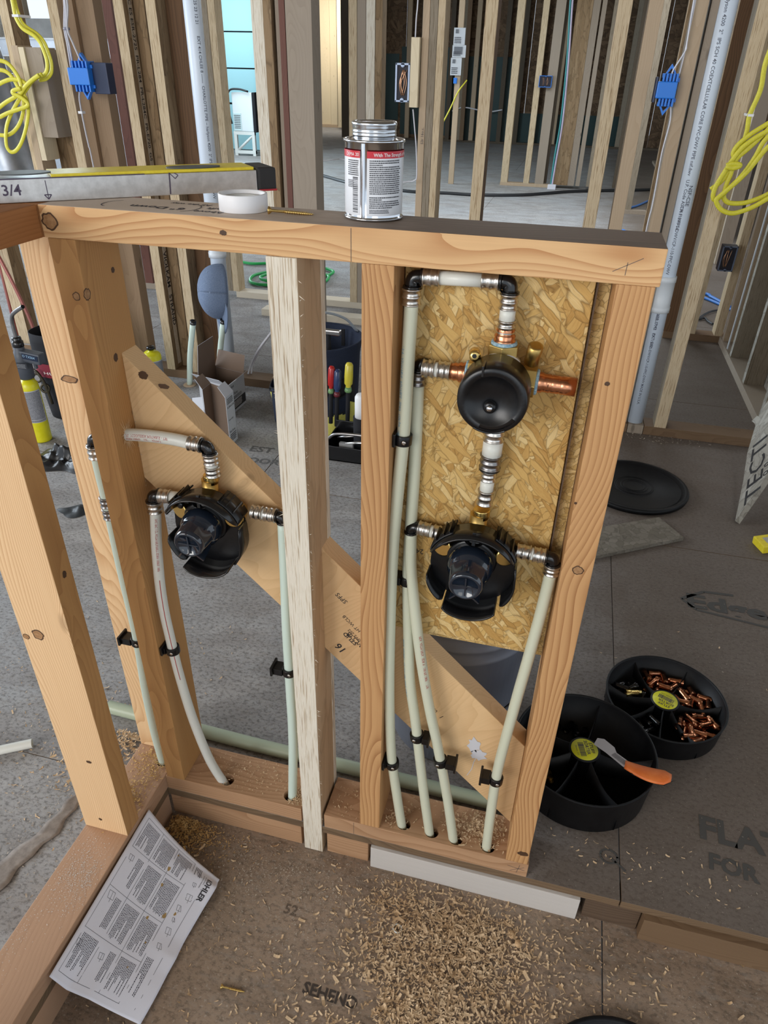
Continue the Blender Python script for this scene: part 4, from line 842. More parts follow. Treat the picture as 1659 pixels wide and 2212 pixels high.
fits(.864, .467, (66, 112), .040, .112, .0075, 17, 'small copper fitting in the far tray, upper heap behind the divider', copper, 'copper fittings, upper heap')
fits(.864, .467, (-54, 2), .045, .112, .0075, 22, 'small copper fitting in the far tray, nearer heap by the rim', copper, 'copper fittings, nearer heap')
fits(.864, .467, (124, 164), .045, .110, .0075, 7, 'small black fitting in the far tray, left compartment', blk_g, 'black fittings in the far tray')
fits(.864, .467, (222, 256), .045, .110, .0075, 5, 'small black fitting in the far tray, front compartment', blk_g, 'black fittings in the far tray front')
fits(.685, .2545, (84, 142), .045, .118, .0075, 12, 'small black fitting in the near tray, back compartment', blk_g, 'black fittings in the near tray')
fits(.685, .2545, (206, 240), .050, .110, .0075, 4, 'dull brass fitting in the near tray beside the end stud', brass, 'brass fittings in the near tray')
tag(fitting(.800, .492, .0320, .3, 0, 1.15).build('pipe_fitting', brass_b), 'brass barbed fitting among black ones in the far tray', 'fitting')
# orange-handled tool with its paper sleeve
ot = thing('orange_handled_tool', 'orange-handled tool in a torn white paper sleeve across the nearer tray', 'hand tool', (.77, .23, .09))
orange = speck('orange_rubber', (.72,.16,.03), (.80,.22,.05), 40, .5)
d = Vector((.080,-.012,.006)).normalized(); w = Vector((-d.y, d.x, 0)); base = Vector((.7600,.2230,.0965))
n = 14; vs = []
for i in range(n+1):
    s = i/n; hw_ = (.010+.0085*math.sin(pi*min(1, s*1.15)*.62))*(1-.5*max(0, s-.86)/.14)
    for a in range(10):
        an = 2*pi*a/10; vs.append(base + d*.086*s + w*(math.cos(an)*hw_ - .008*math.sin(s*pi*.9)) + Vector((0,0,math.sin(an)*.0055)))
fs = [(i*10+a, i*10+(a+1)%10, (i+1)*10+(a+1)%10, (i+1)*10+a) for i in range(n) for a in range(10)] + [tuple(range(10))[::-1], tuple(n*10+a for a in range(10))]
MB().add(vs, fs, True).build('handle', orange, ot)
MB().tube([base+w*-.0165+d*(.014)+Vector((0,0,-.002)), base+w*-.0215+d*.045+Vector((0,0,-.003)), base+w*-.019+d*.075+Vector((0,0,-.003)), base+w*-.006+d*.0875+Vector((0,0,-.002)), base+w*.006+d*.080+Vector((0,0,-.002))], .0026, 8).build('handle_edge', blk_s, ot)
q0 = Vector((.704,.281,.0840)); q1 = Vector((.764,.2215,.0975)); dd = (q1-q0); ww = Vector((-dd.y, dd.x, 0)).normalized()
M = MB(); P = [(0,.008),(.12,.017),(.45,.016),(.60,.008),(1.0,.0095),(1.0,-.0095),(.45,-.0085),(.1,-.011)]
M.prism(P, lambda a, b, c: q0+dd*a+ww*b+Vector((0,0,c)), 0, .0009).build('paper_sleeve', mat('sleeve_grey', .7, col=(.50,.48,.50)), ot)
M = MB(); dashes(M, lambda u, v: q0+dd*.58+dd.normalized()*u+ww*(v-.006)+Vector((0,0,.0012)), .034, .012, 5, 3); M.build('sleeve_print', printk, ot)
MB().tube([(.718,.208,.010),(.735,.190,.010)], .0016, 8).build('nail_set', steel, ot) if False else None
# black lid cut by the lower edge of the photo
bl = thing('round_black_lid', 'black round lid rim cut off by the bottom edge of the photo', 'lid', (.775, -.300, FZ))
MB().lathe([(.136,0),(.138,.004),(.140,.020),(.136,.022),(.132,.018),(.129,.012),(0,.012)], (.775,-.3010,FZ+.0005), n=56).build('lid_disc', blk_tray, bl)
MB().lathe([(.060,.0122),(.064,.0145),(.068,.0122)], (.775,-.3010,FZ+.0005), n=40).build('lid_ring', blk_tray, bl)
# bucket
grey_b = speck('bucket_grey', (.17,.185,.235), (.23,.25,.30), 5, .32); grey_in = mat('bucket_inside', .5, col=(.012,.012,.014))
bk = thing('plastic_bucket', 'dark grey plastic bucket with wire bail standing behind the OSB panel', 'bucket', (.398, .335, 0)); o = (.398, .335, .0006)
MB().lathe([(.126,0),(.131,.004),(.1425,.300),(.1465,.303),(.1465,.309),(.1440,.312),(.1442,.334),(.1490,.336),(.1490,.342),(.1455,.346),(.1458,.366),(.1500,.369),(.1495,.374),(.1440,.374),(.1430,.340),(.1395,.300),(.128,.010),(0,.010)], o, n=64).build('bucket_wall', grey_b, bk)
M = MB()
bh = Vector((.398,.335,0)); a1_ = math.radians(-83); a2_ = math.radians(-12)
pin = bh + Vector((math.cos(a1_)*.1475, math.sin(a1_)*.1475, .297))
pts = [pin, pin+Vector((.015,-.012,-.030)), pin+Vector((.045,-.016,-.072)), pin+Vector((.085,-.002,-.088)), pin+Vector((.118,.035,-.070)), pin+Vector((.133,.075,-.020)), bh+Vector((math.cos(a2_)*.158, math.sin(a2_)*.158, .300))]
MB().tube(catmull(pts, 6), .0021, 8).build('wire_bail', blk_g, bk)
MB().lathe([(.006,0),(.006,.004),(.003,.006)], pin-Vector((math.cos(a1_),math.sin(a1_),0))*.004, (math.cos(a1_),math.sin(a1_),0), 14).build('bail_pin', blk_g, bk)
gx = Vector((math.cos(a2_), math.sin(a2_), 0)); MB().prism([(-.012,.255),(.012,.262),(.010,.330),(-.010,.330)], lambda a, b, c: bh + gx*(.149+c) + Vector((-gx.y,gx.x,0))*a + Vector((0,0,b)), 0, .014).build('bail_lug', grey_b, bk, bevel=.002)
def onbk(u, v, k=.0010): a = math.radians(-90) + u/.139; r = .1312+.0115*(v/.3)+k; return bh + Vector((math.cos(a)*r, math.sin(a)*r, v))
MB().sheet(lambda s, t: onbk(-.055+.093*s, .135+.070*t, .0007), 14, 2).build('black_label', mat('label_black', .4, col=(.006,.006,.007)), bk)
M = MB(); letter(M, 'WARNING', lambda u, v: onbk(u, v, .0012), .0150, -.047, .183); letter(M, 'CHILD', lambda u, v: onbk(u, v, .0012), .0170, -.010, .150)
for a in (((-.05,.137),(.036,.137)),((.036,.137),(.036,.203))): stroke(M, a, .0012, lambda u, v: onbk(u, v, .0012))
M.build('label_print', mat('print_grey', .5, col=(.12,.12,.13)), bk)
# lid of the bucket further back, scraps of board
ld = thing('round_black_lid', 'black bucket lid lying flat behind the end stud', 'lid', (.850, 1.545, 0))
MB().lathe([(.172,0),(.182,.002),(.185,.012),(.183,.018),(.177,.020),(.168,.018),(.165,.011),(0,.011)], (.850,1.545,.0006), n=64).build('lid_disc', blk_tray, ld)
for r_ in (.036,.046,.060,.066,.158): MB().lathe([(r_-.0015,.0112),(r_,.0132),(r_+.0015,.0112)], (.850,1.545,.0006), n=48, caps=False).build('lid_ring', blk_tray, ld)
M = MB()
for r_, txt, a0_ in ((.052, 'HDPE', 250), (.074, 'SNAP ON HERE PRESS FIRMLY', 200)):
    letter(M, txt, lambda u, v: (.850+math.cos(math.radians(a0_)+u/r_)*(r_-v), 1.545+math.sin(math.radians(a0_)+u/r_)*(r_-v), .0122), .010)
M.build('moulded_lettering', mat('tray_grey', .5, col=(.03,.03,.034)), ld)
osb_flat = flakes('osb_scrap', [(.13,.11,.085),(.19,.165,.13),(.24,.21,.17)], (40,40,60), .4, rots=(0,.9,1.9), plane='xy')
sp = MB().prism([(.640,1.010),(.989,1.244),(.921,1.349),(.600,1.150)], lambda a, b, c: (a, b, c), .0006, .0125).build('board_scrap', osb_flat); tag(sp, 'grey OSB offcut lying flat in front of the bucket lid', 'board')
A_, B_, C_, D_ = Vector((1.165,1.40,.010)), Vector((1.300,2.05,.100)), Vector((1.480,2.29,.385)), Vector((1.350,1.650,.290))
nn = (B_-A_).cross(D_-A_).normalized(); 
if nn.z < 0: nn = -nn
lp = thing('leaning_panel', 'grey OSB panel leaning at the right edge of the photo, big black letters', 'panel', (1.3, 1.8, 0))
A2, B2 = A_, B_
rag = [A_, A_+(B_-A_)*.33+(D_-A_)*.03, A_+(B_-A_)*.62+(D_-A_)*.02, A_+(B_-A_)*.86+(D_-A_)*.10, B_, B_+(C_-B_)*.10-(B_-A_)*.04, B_+(C_-B_)*.14-(B_-A_)*.09, B_+(C_-B_)*.22-(B_-A_)*.05, C_, D_]
m = len(rag); M = MB(); M.add([p for p in rag]+[p-nn*.018 for p in rag], [tuple(range(m)), tuple(range(m,2*m))[::-1]]+[(i,(i+1)%m,m+(i+1)%m,m+i) for i in range(m)]); o = M.build('sheet', osb_grey, lp)
eu = (B_-A_).normalized(); ev = nn.cross(eu).normalized()
if ev.x < 0: ev = -ev
M = MB(); letter(M, 'TECTI', lambda u, v: A_+eu*(u+.05)+ev*(.100-v)+nn*.001, .100, wx=1.5); letter(M, 'o  o', lambda u, v: A_+eu*(u+.15)+ev*(.125-v)+nn*.001, .05); M.build('stencil', ink, lp)
# yellow tool at the right edge
yt = thing('yellow_box_level', 'yellow level end poking in at the right edge of the photo', 'level', (1.35, 1.28, 0))
q = Matrix.Translation((1.222,1.235,.0006)) @ Matrix.Rotation(math.radians(20), 4, 'Z') @ Matrix.Rotation(math.radians(-6), 4, 'Y')
MB().box(0,.5,0,.062,0,.026,q).build('box_body', yel, yt, bevel=.003); MB().box(-.003,.012,-.002,.064,-.001,.027,q).build('end_cap', mat('cap_dark', .5, col=(.03,.03,.03)), yt, bevel=.003) if False else None
MB().box(.02,.48,.016,.046,.0255,.0268,q).build('web_face', alu, yt)
# torn cardboard strip
def cs(u, v, sd=0): 
    x0 = -.270-.035*v - .050*v*v; return Vector((x0 + (u-.5)*(.008+.050*v)+.004*math.sin(17*v)+.003*math.sin(40*v+2*u), .010-.34*v, .0025+.006*(1-u)*abs(math.sin(5*v))+.0012*math.sin(31*v+u*3)))
o = MB().sheet(cs, 4, 26, .0008).build('cardboard_strip', speck('kraft_grey', (.22,.19,.17), (.32,.28,.25), 80, .8)); tag(o, 'torn grey-brown cardboard strip on the floor beside the side wall', 'cardboard')
# ring and disc offcuts on the lower floor
MB().lathe([(.0072,0),(.0088,0),(.0088,.004),(.0072,.004),(.0072,0)], (.383,-.109,FZ+.0005), (.1,.1,1), 22, caps=False).build('tube_ring', pex_w)
tag(bpy.data.objects['tube_ring'], 'thin translucent ring cut from tube, lying in the wood shavings', 'ring')
tag(MB().lathe([(.0070,0),(.0072,.0015),(0,.0016)], (.587,-.065,FZ+.0015), (.1,-.1,1), 12).build('wood_plug', fir_lit), 'small round wood plug right of the shavings heap', 'offcut')
tag(MB().lathe([(.0070,0),(.0072,.0015),(0,.0016)], (.600,-.078,FZ+.0015), (.3,-.1,1), 12).build('wood_plug', fir_lit), 'oval orange-brown wood chip touching the round plug', 'offcut')
# ------------------------------------------------------------------ things on the floor between the walls
wbox = mat('carton_white', .6, col=(.66,.68,.74)); kraft = mat('carton_kraft', .8, col=(.23,.165,.125)); lab_k = mat('carton_black', .5, col=(.03,.03,.035))
def carton(name, lab, N_, ex, ey, w, d, h, flaps, openf=None):
    """N_: near bottom corner; ex, ey unit horizontals; walls 2 mm, printed faces outside, kraft inside; flaps: (edge, length, lean)"""
    t = thing(name, lab, 'box', N_); N_ = Vector(N_); ex = Vector(ex).normalized(); ey = Vector(ey).normalized(); up_ = Vector((0,0,1))
    P = lambda a, b, c: N_ + ex*a + ey*b + up_*c
    def plate(q0, q1, q2, q3, nrm, nm):
        nrm = Vector(nrm).normalized(); th = .0012
        o = MB().add([q0, q1, q2, q3], [(0,1,2,3)]).add([q-nrm*th for q in (q0,q1,q2,q3)], [(3,2,1,0)]).add([q0,q1,q2,q3]+[q-nrm*th for q in (q0,q1,q2,q3)], [(0,4,5,1),(1,5,6,2),(2,6,7,3),(3,7,4,0)]).build(nm, wbox, t)
        o.data.materials.append(kraft); o.data.polygons[1].material_index = 1
        return o
    sides = [((0,0),(w,0),-ey),((w,0),(w,d),ex),((w,d),(0,d),ey),((0,d),(0,0),-ex)]
    for i, (a, b, n_) in enumerate(sides):
        if openf == i: continue
        plate(P(*a,0), P(*b,0), P(*b,h), P(*a,h), n_, 'side_panel')
    for i, (e, L, lean) in enumerate(flaps):
        a, b, n_ = sides[e]; z0 = .001
        q0, q1 = P(*a,h), P(*b,h); out = n_*math.sin(lean)*L + up_*math.cos(lean)*L; sk = (q1-q0).normalized()*.08*L
        nn_ = (q1-q0).cross(out).normalized()
        if nn_.dot(n_) < 0 and lean < 1.57: nn_ = -nn_
        plate(q0, q1, q1+out-sk, q0+out+sk, nn_, 'flap')
    return t, P
b1, P1 = carton('open_carton', 'larger white carton with brown inside, flaps open, beside the capped tubes', (-.770,1.690,.001), (.02,1,0), (-1,.25,0), .155, .155, .135, [(2,.14,-.08),(1,.075,.5),(3,.07,.9),(0,.06,.9)])
M = MB(); ff = lambda u, v: P1(u, -.0008, v)
M.add([ff(.030,.012), ff(.152,.012), ff(.152,.052), ff(.030,.052)], [(0,1,2,3)]); M.build('black_panel', lab_k, b1)
M = MB(); letter(M, 'RiteTemp', lambda u, v: P1(.020+u, -.0010, .078+v), .016); letter(M, 'K-8304', lambda u, v: P1(.012+u, -.0010, .112+v), .014); dashes(M, lambda u, v: P1(.020+u, -.0010, .058+v), .10, .014, 3, 3); M.build('carton_print', lab_k, b1)
M = MB(); dashes(M, lambda u, v: P1(.036+u, -.0012, .018+v), .08, .030, 5, 6); M.build('white_print', print_w, b1)
b2, P2 = carton('open_carton', 'narrower white carton standing in front of the larger one, its left side open', (-.655,1.440,.001), (-.0,.50,0), (-.9,.35,0), .070, .125, .200, [(0,.05,-.9),(2,.05,.9)], openf=3)
o = MB(); 
q = [P2(0,.128,.0), P2(0,.20,.01), P2(0,.19,.15), P2(0,.128,.17)]; MB().add(q+[p+Vector((0,-.0012,0)) for p in q], [(0,1,2,3),(7,6,5,4),(0,4,5,1),(1,5,6,2),(2,6,7,3),(3,7,4,0)]).build('flap', wbox, b2)
M = MB(); 
for k_, (a0, a1, txt, s_) in enumerate(((.012,.150,'K-304-K-NA',.012),(.012,.10,'Valve body',.010),(.012,.05,'RiteTemp',.013))): letter(M, txt, lambda u, v: P2(u*.55+.008 if False else .008+u*.9, -.0012 if False else -.0010, a1+v), s_)
dashes(M, lambda u, v: P2(.010+u, -.0010, .012+v), .05, .032, 4, 8); dashes(M, lambda u, v: P2(.010+u, -.0010, .165+v), .05, .025, 4, 9); M.build('carton_print', lab_k, b2)
# torches
cyl_y = speck('cylinder_yellow', (.72,.66,.01), (.78,.72,.02), 40, .3); lbl = mat('silver_label', .5, col=(.50,.51,.55)); grey_pl = mat('torch_grey', .45, col=(.075,.085,.105))
def cyl_body(t, c, r, h, la0, la1, lz0, lz1, seed):
    c = Vector(c)
    MB().lathe([(r*.93,0),(r,.004),(r*1.005,.012),(r,.016),(r,h*.86),(r*.93,h*.93),(r*.70,h*.98),(r*.32,h),(r*.3,h+.006),(0,h+.006)], c, n=36).build('gas_cylinder', cyl_y, t)
    on = lambda u, v, k=.0006: c + Vector((math.cos(la0+u/r)*(r+k), math.sin(la0+u/r)*(r+k), v))
    L = (la1-la0)*r
    MB().sheet(lambda s, q: on(s*L, lz0+(lz1-lz0)*q), 16, 1).build('printed_label', lbl, t)
    M = MB(); dashes(M, lambda u, v: on(.002+u, lz0+.012+v, .0012), L-.004, lz1-lz0-.016, 24, seed); dashes(M, lambda u, v: on(.002+u, lz0+.002+v, .0012), L-.004, .008, 2, seed); M.build('small_print', printk, t)
    MB().sheet(lambda s, q: on(-.004-.030*s, lz0+(lz1-lz0)*(.0+.62*q)), 8, 1).build('dark_label', lab_k, t)
    return on
tc_ = Vector((-1.372,1.285,.0008))
t1 = thing('gas_torch', 'grey hand torch with bent steel tip on a tall yellow gas cylinder', 'torch', tc_)
cyl_body(t1, tc_, .0345, .250, math.radians(-100), math.radians(15), .085, .212, 5)
M = MB().lathe([(.020,.250),(.030,.258),(.0305,.300),(.028,.335),(.024,.352),(.0185,.360),(.0185,.372),(.016,.374),(0,.374)], tc_, n=24); M.build('torch_body', grey_pl, t1)
MB().box(-.030,.055,-.018,.018,.322,.362, Matrix.Translation(tc_) @ Matrix.Rotation(.10, 4, 'Y')).build('trigger_housing', grey_pl, t1, bevel=.006)
MB().box(.048,.058,-.006,.006,.295,.335, Matrix.Translation(tc_)).build('trigger', grey_pl, t1, bevel=.002)
MB().box(-.014,.050,-.0195,-.0185,.336,.356, Matrix.Translation(tc_) @ Matrix.Rotation(.10, 4, 'Y')).build('model_plate', mat('plate_dark', .3, col=(.01,.02,.05)), t1)
tm_ = Matrix.Translation(tc_) @ Matrix.Rotation(.10, 4, 'Y')
M = MB(); letter(M, 'O TX504', lambda u, v: tm_ @ Vector((-.012+u, -.0200, .343+v)), .013); M.build('plate_print', mat('print_cyan', .4, col=(.35,.55,.75)), t1)
MB().box(-.002,.042,-.0315,-.0308,.300,.322, Matrix.Translation(tc_)).build('warning_plate', mat('plate_grey', .5, col=(.02,.022,.03)), t1)
M = MB(); dashes(M, lambda u, v: tc_+Vector((u, -.0320, .302+v)), .038, .017, 4, 4); M.build('warning_print', mat('print_grey2', .5, col=(.25,.26,.28)), t1)
MB().lathe([(.0185,.372),(.0200,.374),(.0200,.392),(.0165,.394),(.0165,.404),(.0150,.408),(0,.408)], tc_, n=20).build('collar', blk_s, t1)
tip = catmull([tc_+Vector((.0,0,.405)), tc_+Vector((-.001,0,.44)), tc_+Vector((.000,0,.462)), tc_+Vector((.012,-.004,.488)), tc_+Vector((.045,-.015,.510)), tc_+Vector((.088,-.03,.532))], 6)
MB().tube(tip, .0068, 14, caps=False).build('bent_tip', steel_d, t1); MB().tube([tip[-1]-(tip[-1]-tip[-2]).normalized()*.001, tip[-1]], [.0055,.0055], 12).build('tip_bore', blk_m, t1)
c2_ = Vector((-1.232,1.900,.0008)); t2 = thing('gas_cylinder', 'squat yellow gas cylinder with black cap behind the diagonal brace', 'gas cylinder', c2_)
cyl_body(t2, c2_, .0400, .165, math.radians(-85), math.radians(30), .030, .128, 6)
MB().lathe([(.012,.165),(.0125,.172),(.0185,.174),(.0185,.184),(.014,.187),(0,.187)], c2_, n=20).build('valve_cap', blk_s, t2)
# black tool pouch and crumpled bag behind the left studs
fab_k = mat('fabric_black', .9, col=(.008,.008,.011)); fab_n = speck('fabric_navy', (.008,.014,.032), (.014,.022,.050), 300, .9); fab_y = speck('fabric_yellow', (.62,.58,.10), (.72,.66,.16), 200, .85); fab_r = mat('fabric_red', .8, col=(.20,.012,.03))
pc = thing('tool_pouch', 'black fabric tool pouch with a red band, half hidden behind the torch', 'bag', (-1.38, 1.55, 0))
def pouch(u, v): a = 2*pi*u; r = 1-.22*(v-.35)**2; zz = .002+.345*v; return Vector((-1.385+.150*math.copysign(abs(math.cos(a))**.7, math.cos(a))*r*(.75+.25*v), 1.555+.095*math.copysign(abs(math.sin(a))**.7, math.sin(a))*r, zz))
MB().sheet(pouch, 36, 10, .003).build('pouch_body', fab_k, pc)
MB().sheet(lambda s, t: pouch(.62+.30*s, .52+.16*t)+Vector((0,-.004,0)), 14, 3).build('red_band', fab_r, pc)
M = MB(); letter(M, 'HUSKY', lambda u, v: pouch(.70+u*2.2, .56+v*2.6)+Vector((0,-.006,0)), .018); M.build('band_print', print_w, pc)
for k_, (x, z) in enumerate(((-1.462,.185),(-1.436,.145))): MB().lathe([(.012,0),(.020,0),(.020,.006),(.012,.006),(.012,0)], (x,1.440,z), (.3,-1,.2), 18, caps=False).build('handle_ring', mat('ring_bronze', .4, .6, (.06,.05,.035)) if k_ == 0 else bpy.data.materials['ring_bronze'], pc)
MB().tube(catmull([(-1.478,1.446,.215),(-1.452,1.438,.205),(-1.432,1.438,.16),(-1.420,1.438,.08)], 5), .006, 8).build('tool_handle', bpy.data.materials['ring_bronze'], pc)
R = random.Random(9)
def crump(cx, cy, sx, sy, h, rot, seed, th=0):
    def f(u, v):
        a = 2*pi*u; rr = v; x = math.cos(a)*sx*rr*(1+.22*math.sin(3*a+seed)); y = math.sin(a)*sy*rr*(1+.25*math.cos(4*a+seed))
        n_ = mnoise.noise(Vector((x*18+seed, y*18, seed)))*.9+mnoise.noise(Vector((x*45+seed, y*45, seed)))*.5
        z = h*max(.03, (1-rr**2)*(.65+n_)) ; c_, s_ = math.cos(rot), math.sin(rot); return Vector((cx+x*c_-y*s_, cy+x*s_+y*c_, z+.001))
    return f
tag(MB().sheet(crump(-1.175,1.150,.165,.085,.050,-.05,2.0), 60, 16).build('crumpled_plastic', mat('plastic_film_black', .35, col=(.012,.012,.014))), 'crumpled black plastic on the floor beside the yellow cylinder', 'plastic bag')
kp = MB().sheet(crump(-.935,.865,.060,.034,.016,.25,.0), 40, 8).build('knee_pad', mat('pad_dark', .5, col=(.022,.026,.030))); tag(kp, 'small dark rounded pad on the floor left of the cream stud', 'pad')
# capped tube stubs at the middle wall
for p0, p1, lab in (((-1.094,1.953,.001),(-1.038,1.953,.292),'taller black-tipped tube stub leaning in front of the left LSL stud'),((-.945,1.945,.001),(-.882,1.930,.318),'black-tipped tube stub below the cap, behind the carton')):
    t = thing('capped_tube_stub', lab, 'water tube', p0); p0, p1 = Vector(p0), Vector(p1); d = (p1-p0).normalized(); mid = (p0+p1)/2+Vector((-.006,0,0))
    MB().tube(catmull([p0, mid, p1], 5), .0125, 14).build('tube', pex_c, t); MB().lathe([(.0135,-.004),(.0138,.014),(.0115,.014),(.0115,-.002),(0,-.002)], p1, d, 16, caps=False).build('tip', blk_s, t)
    MB().lathe([(.030,0),(.028,.004),(.013,.005)], (p0.x,p0.y,.0005), n=18).build('collar_plate', bpy.data.materials['tan_upright'], t)
# baseball cap hung on the left drain pipe
den = speck('denim_grey_blue', (.13,.18,.28), (.18,.235,.35), 260, .9); den2 = speck('denim_pale', (.20,.26,.38), (.25,.32,.44), 260, .9)
hp = thing('baseball_cap', 'faded blue baseball cap with red patch hanging on the white drain pipe', 'cap', (-.93, 1.97, .43))
hc = Vector((-.900, 1.985, .435)); ha = Vector((-.74,-.66,.12)).normalized(); hz = Vector((-.20,.0,1)); hz = (hz-ha*hz.dot(ha)).normalized(); hx = hz.cross(ha).normalized()
def crown(u, v):
    a = 2*pi*u; e = v*pi/2; seam = 1-.016*(abs(math.cos(3*a))**14)*math.sin(e)
    return hc + (hx*math.cos(a)*.083 + hz*math.sin(a)*.112)*(math.sin(e)**.85)*seam*(1+.03*math.sin(5*a+2*e)) + ha*(.100*math.cos(e)**.8)
MB().sheet(lambda u, v: crown(u, max(.0, v)), 60, 18, .0015).build('crown', den, hp)
MB().lathe([(.0075,0),(.006,.004),(0,.005)], hc+ha*.099, ha, 14).build('top_button', den2, hp)
for i in range(6):
    M = MB(); a = (i+.5)/6; M.tube([crown(a, j/10)+ha*.0012 for j in range(11)], .0009, 6); M.build('seam_stitching', den2, hp)
    e = crown((i+1)/6*1.0+.0, .55); MB().lathe([(.0018,0),(.0038,0),(.0038,.0012),(.0018,.0012)], e+ (e-hc).normalized()*.0005, (e-hc), 12).build('eyelet', den2, hp)
def brim(u, v):
    a = math.radians(-158+136*u); base = hc + (hx*math.cos(a)*.094 + hz*math.sin(a)*.106) + ha*.010; k_ = math.sin(pi*(.03+.94*u))**.55
    return base + (-hz*.072 - ha*.030)*v*k_ + hx*math.cos(a)*.010*v + ha*.016*k_*math.sin(pi*v*.5)
MB().sheet(brim, 24, 8, .0025).build('brim', den, hp)
M = MB(); n = 20; M.add([crown((252+ 17*math.cos(2*pi*i/n))/360, .80+.085*math.sin(2*pi*i/n))*1 + (crown((252+ 17*math.cos(2*pi*i/n))/360, .80+.085*math.sin(2*pi*i/n))-hc).normalized()*.0025 for i in range(n)], [tuple(range(n))]); M.build('red_patch', mat('patch_red', .7, col=(.42,.02,.02)), hp)
# bucket tool organiser behind the pale stud
tb = thing('bucket_organizer', 'navy bucket tool organizer with yellow pockets seen between the pale and third studs', 'tool bag', (-.400, 1.760, 0)); tbc = Vector((-.400,1.760,0))
MB().lathe([(.150,.001),(.155,.01),(.168,.30),(.176,.355),(.180,.362),(.176,.364),(.168,.350),(.150,.16),(.02,.15),(0,.15)], tbc, n=40).build('bag_body', fab_n, tb)
ang = lambda d_: math.radians(d_)
for i, (a0, a1, z0, z1, r0, mt) in enumerate(((-62,-34,.100,.190,.186,fab_n),(-96,-66,.100,.190,.186,fab_n),(-62,-34,.008,.120,.180,fab_y),(-98,-64,.008,.118,.181,fab_y),(-130,-104,.05,.150,.182,fab_y),(-165,-135,.02,.18,.182,fab_n),(-175,-140,.10,.16,.185,fab_y),(-30,-5,.02,.15,.184,fab_y))):
    M = MB(); M.sheet(lambda s, t: tbc+Vector((math.cos(ang(a0+(a1-a0)*s))*(r0+.012*math.sin(pi*s)*(.3+.7*t)), math.sin(ang(a0+(a1-a0)*s))*(r0+.012*math.sin(pi*s)*(.3+.7*t)), z0+(z1-z0)*t - .012*t*math.sin(pi*s))), 12, 6, .003); M.build('pocket', mt, tb)
    M = MB(); M.tube([tbc+Vector((math.cos(ang(a0+(a1-a0)*s/10))*(r0+.012*math.sin(pi*s/10)), math.sin(ang(a0+(a1-a0)*s/10))*(r0+.012*math.sin(pi*s/10)), z1-.012*math.sin(pi*s/10))) for s in range(11)], .0032, 6); M.build('pocket_trim', fab_k, tb)
MB().sheet(lambda s, t: tbc+Vector((math.cos(ang(-105+85*s))*(.181), math.sin(ang(-105+85*s))*.181, .02+.22*t)), 14, 2, .002).build('pocket_backing', fab_k, tb)
M = MB(); M.tube(catmull([tbc+Vector((-.10,-.12,.36)), tbc+Vector((-.04,-.06,.43)), tbc+Vector((.02,.0,.455)), tbc+Vector((.09,.07,.42)), tbc+Vector((.13,.11,.36))], 6), .010, 10, flat=(.5,1)); M.build('carry_handle', mat('handle_grey', .5, col=(.30,.33,.36)), tb)
MB().box(.060,.076,.118,.124,.29,.36, Matrix.Translation(tbc)).build('inner_strap', fab_k, tb, bevel=.002)
def driver(x, z0, z1, col, col2, lab, r=.0135, y=1.565):
    t = thing('screwdriver', lab, 'screwdriver', (x, y, z0-.06)); q = Vector((x,y,z0)); L = z1-z0
    MB().lathe([(r*.55,0),(r*.8,.004),(r*.62,.018),(r*.60,.026),(r*.95,.034),(r*1.0,L*.55),(r*.92,L*.9),(r*.6,L*.98),(0,L)], q, (.03,.06,1), 12).build('handle', col, t)
    MB().lathe([(r*.68,.0),(r*.86,.006),(r*.68,.020)], q, (.03,.06,1), 12).build('collar', col2, t); MB().tube([q-Vector((.002,.004,.12)), q], .0085, 10).build('shaft_sleeve', fab_k, t)
rd = mat('handle_red', .25, col=(.45,.02,.02)); nb = mat('handle_navy', .2, col=(.03,.05,.13)); yw = mat('handle_yellow', .25, col=(.62,.52,.05)); gn = mat('collar_green', .3, col=(.16,.30,.12)); dr_ = mat('collar_red', .3, col=(.15,.02,.03))
driver(-.283, .215, .322, rd, gn, 'red-handled screwdriver at the left of the tool bag row'); driver(-.2600, .205, .312, nb, dr_, 'navy-handled screwdriver between the red and yellow ones', .0150); driver(-.2160, .228, .342, yw, gn, 'yellow-handled screwdriver at the right of the tool bag row', .0165)
hm = thing('hammer_tool', 'hammer with orange-tipped handle standing inside the navy tool bag', 'hammer', (-.33, 1.70, .16))
MB().tube([(-.325,1.69,.165),(-.335,1.70,.395)], .010, 10).build('handle', fab_k, hm); MB().box(-.350,-.285,1.69,1.715,.392,.412).build('hammer_head', steel_d, hm, bevel=.004); MB().lathe([(.0,-.022),(.016,-.014),(.018,0),(.014,.014),(0,.020)], (-.318,1.655,.325), (.3,-.2,1), 14).build('orange_tip', orange, hm)
tag(MB().lathe([(.0,-.05),(.026,-.05),(.026,.004),(.026,.045),(.020,.055),(.012,.058),(0,.058)], (-.150,1.520,.190), n=20).build('white_cap_bottle', white_pl), 'white rounded bottle top at the right side of the navy tool bag', 'bottle')
MB().lathe([(.030,0),(.032,.15),(.028,.15),(.026,.13),(0,.13)], (-.150,1.520,.007), n=20).build('bottle_holder', fab_k, tb)
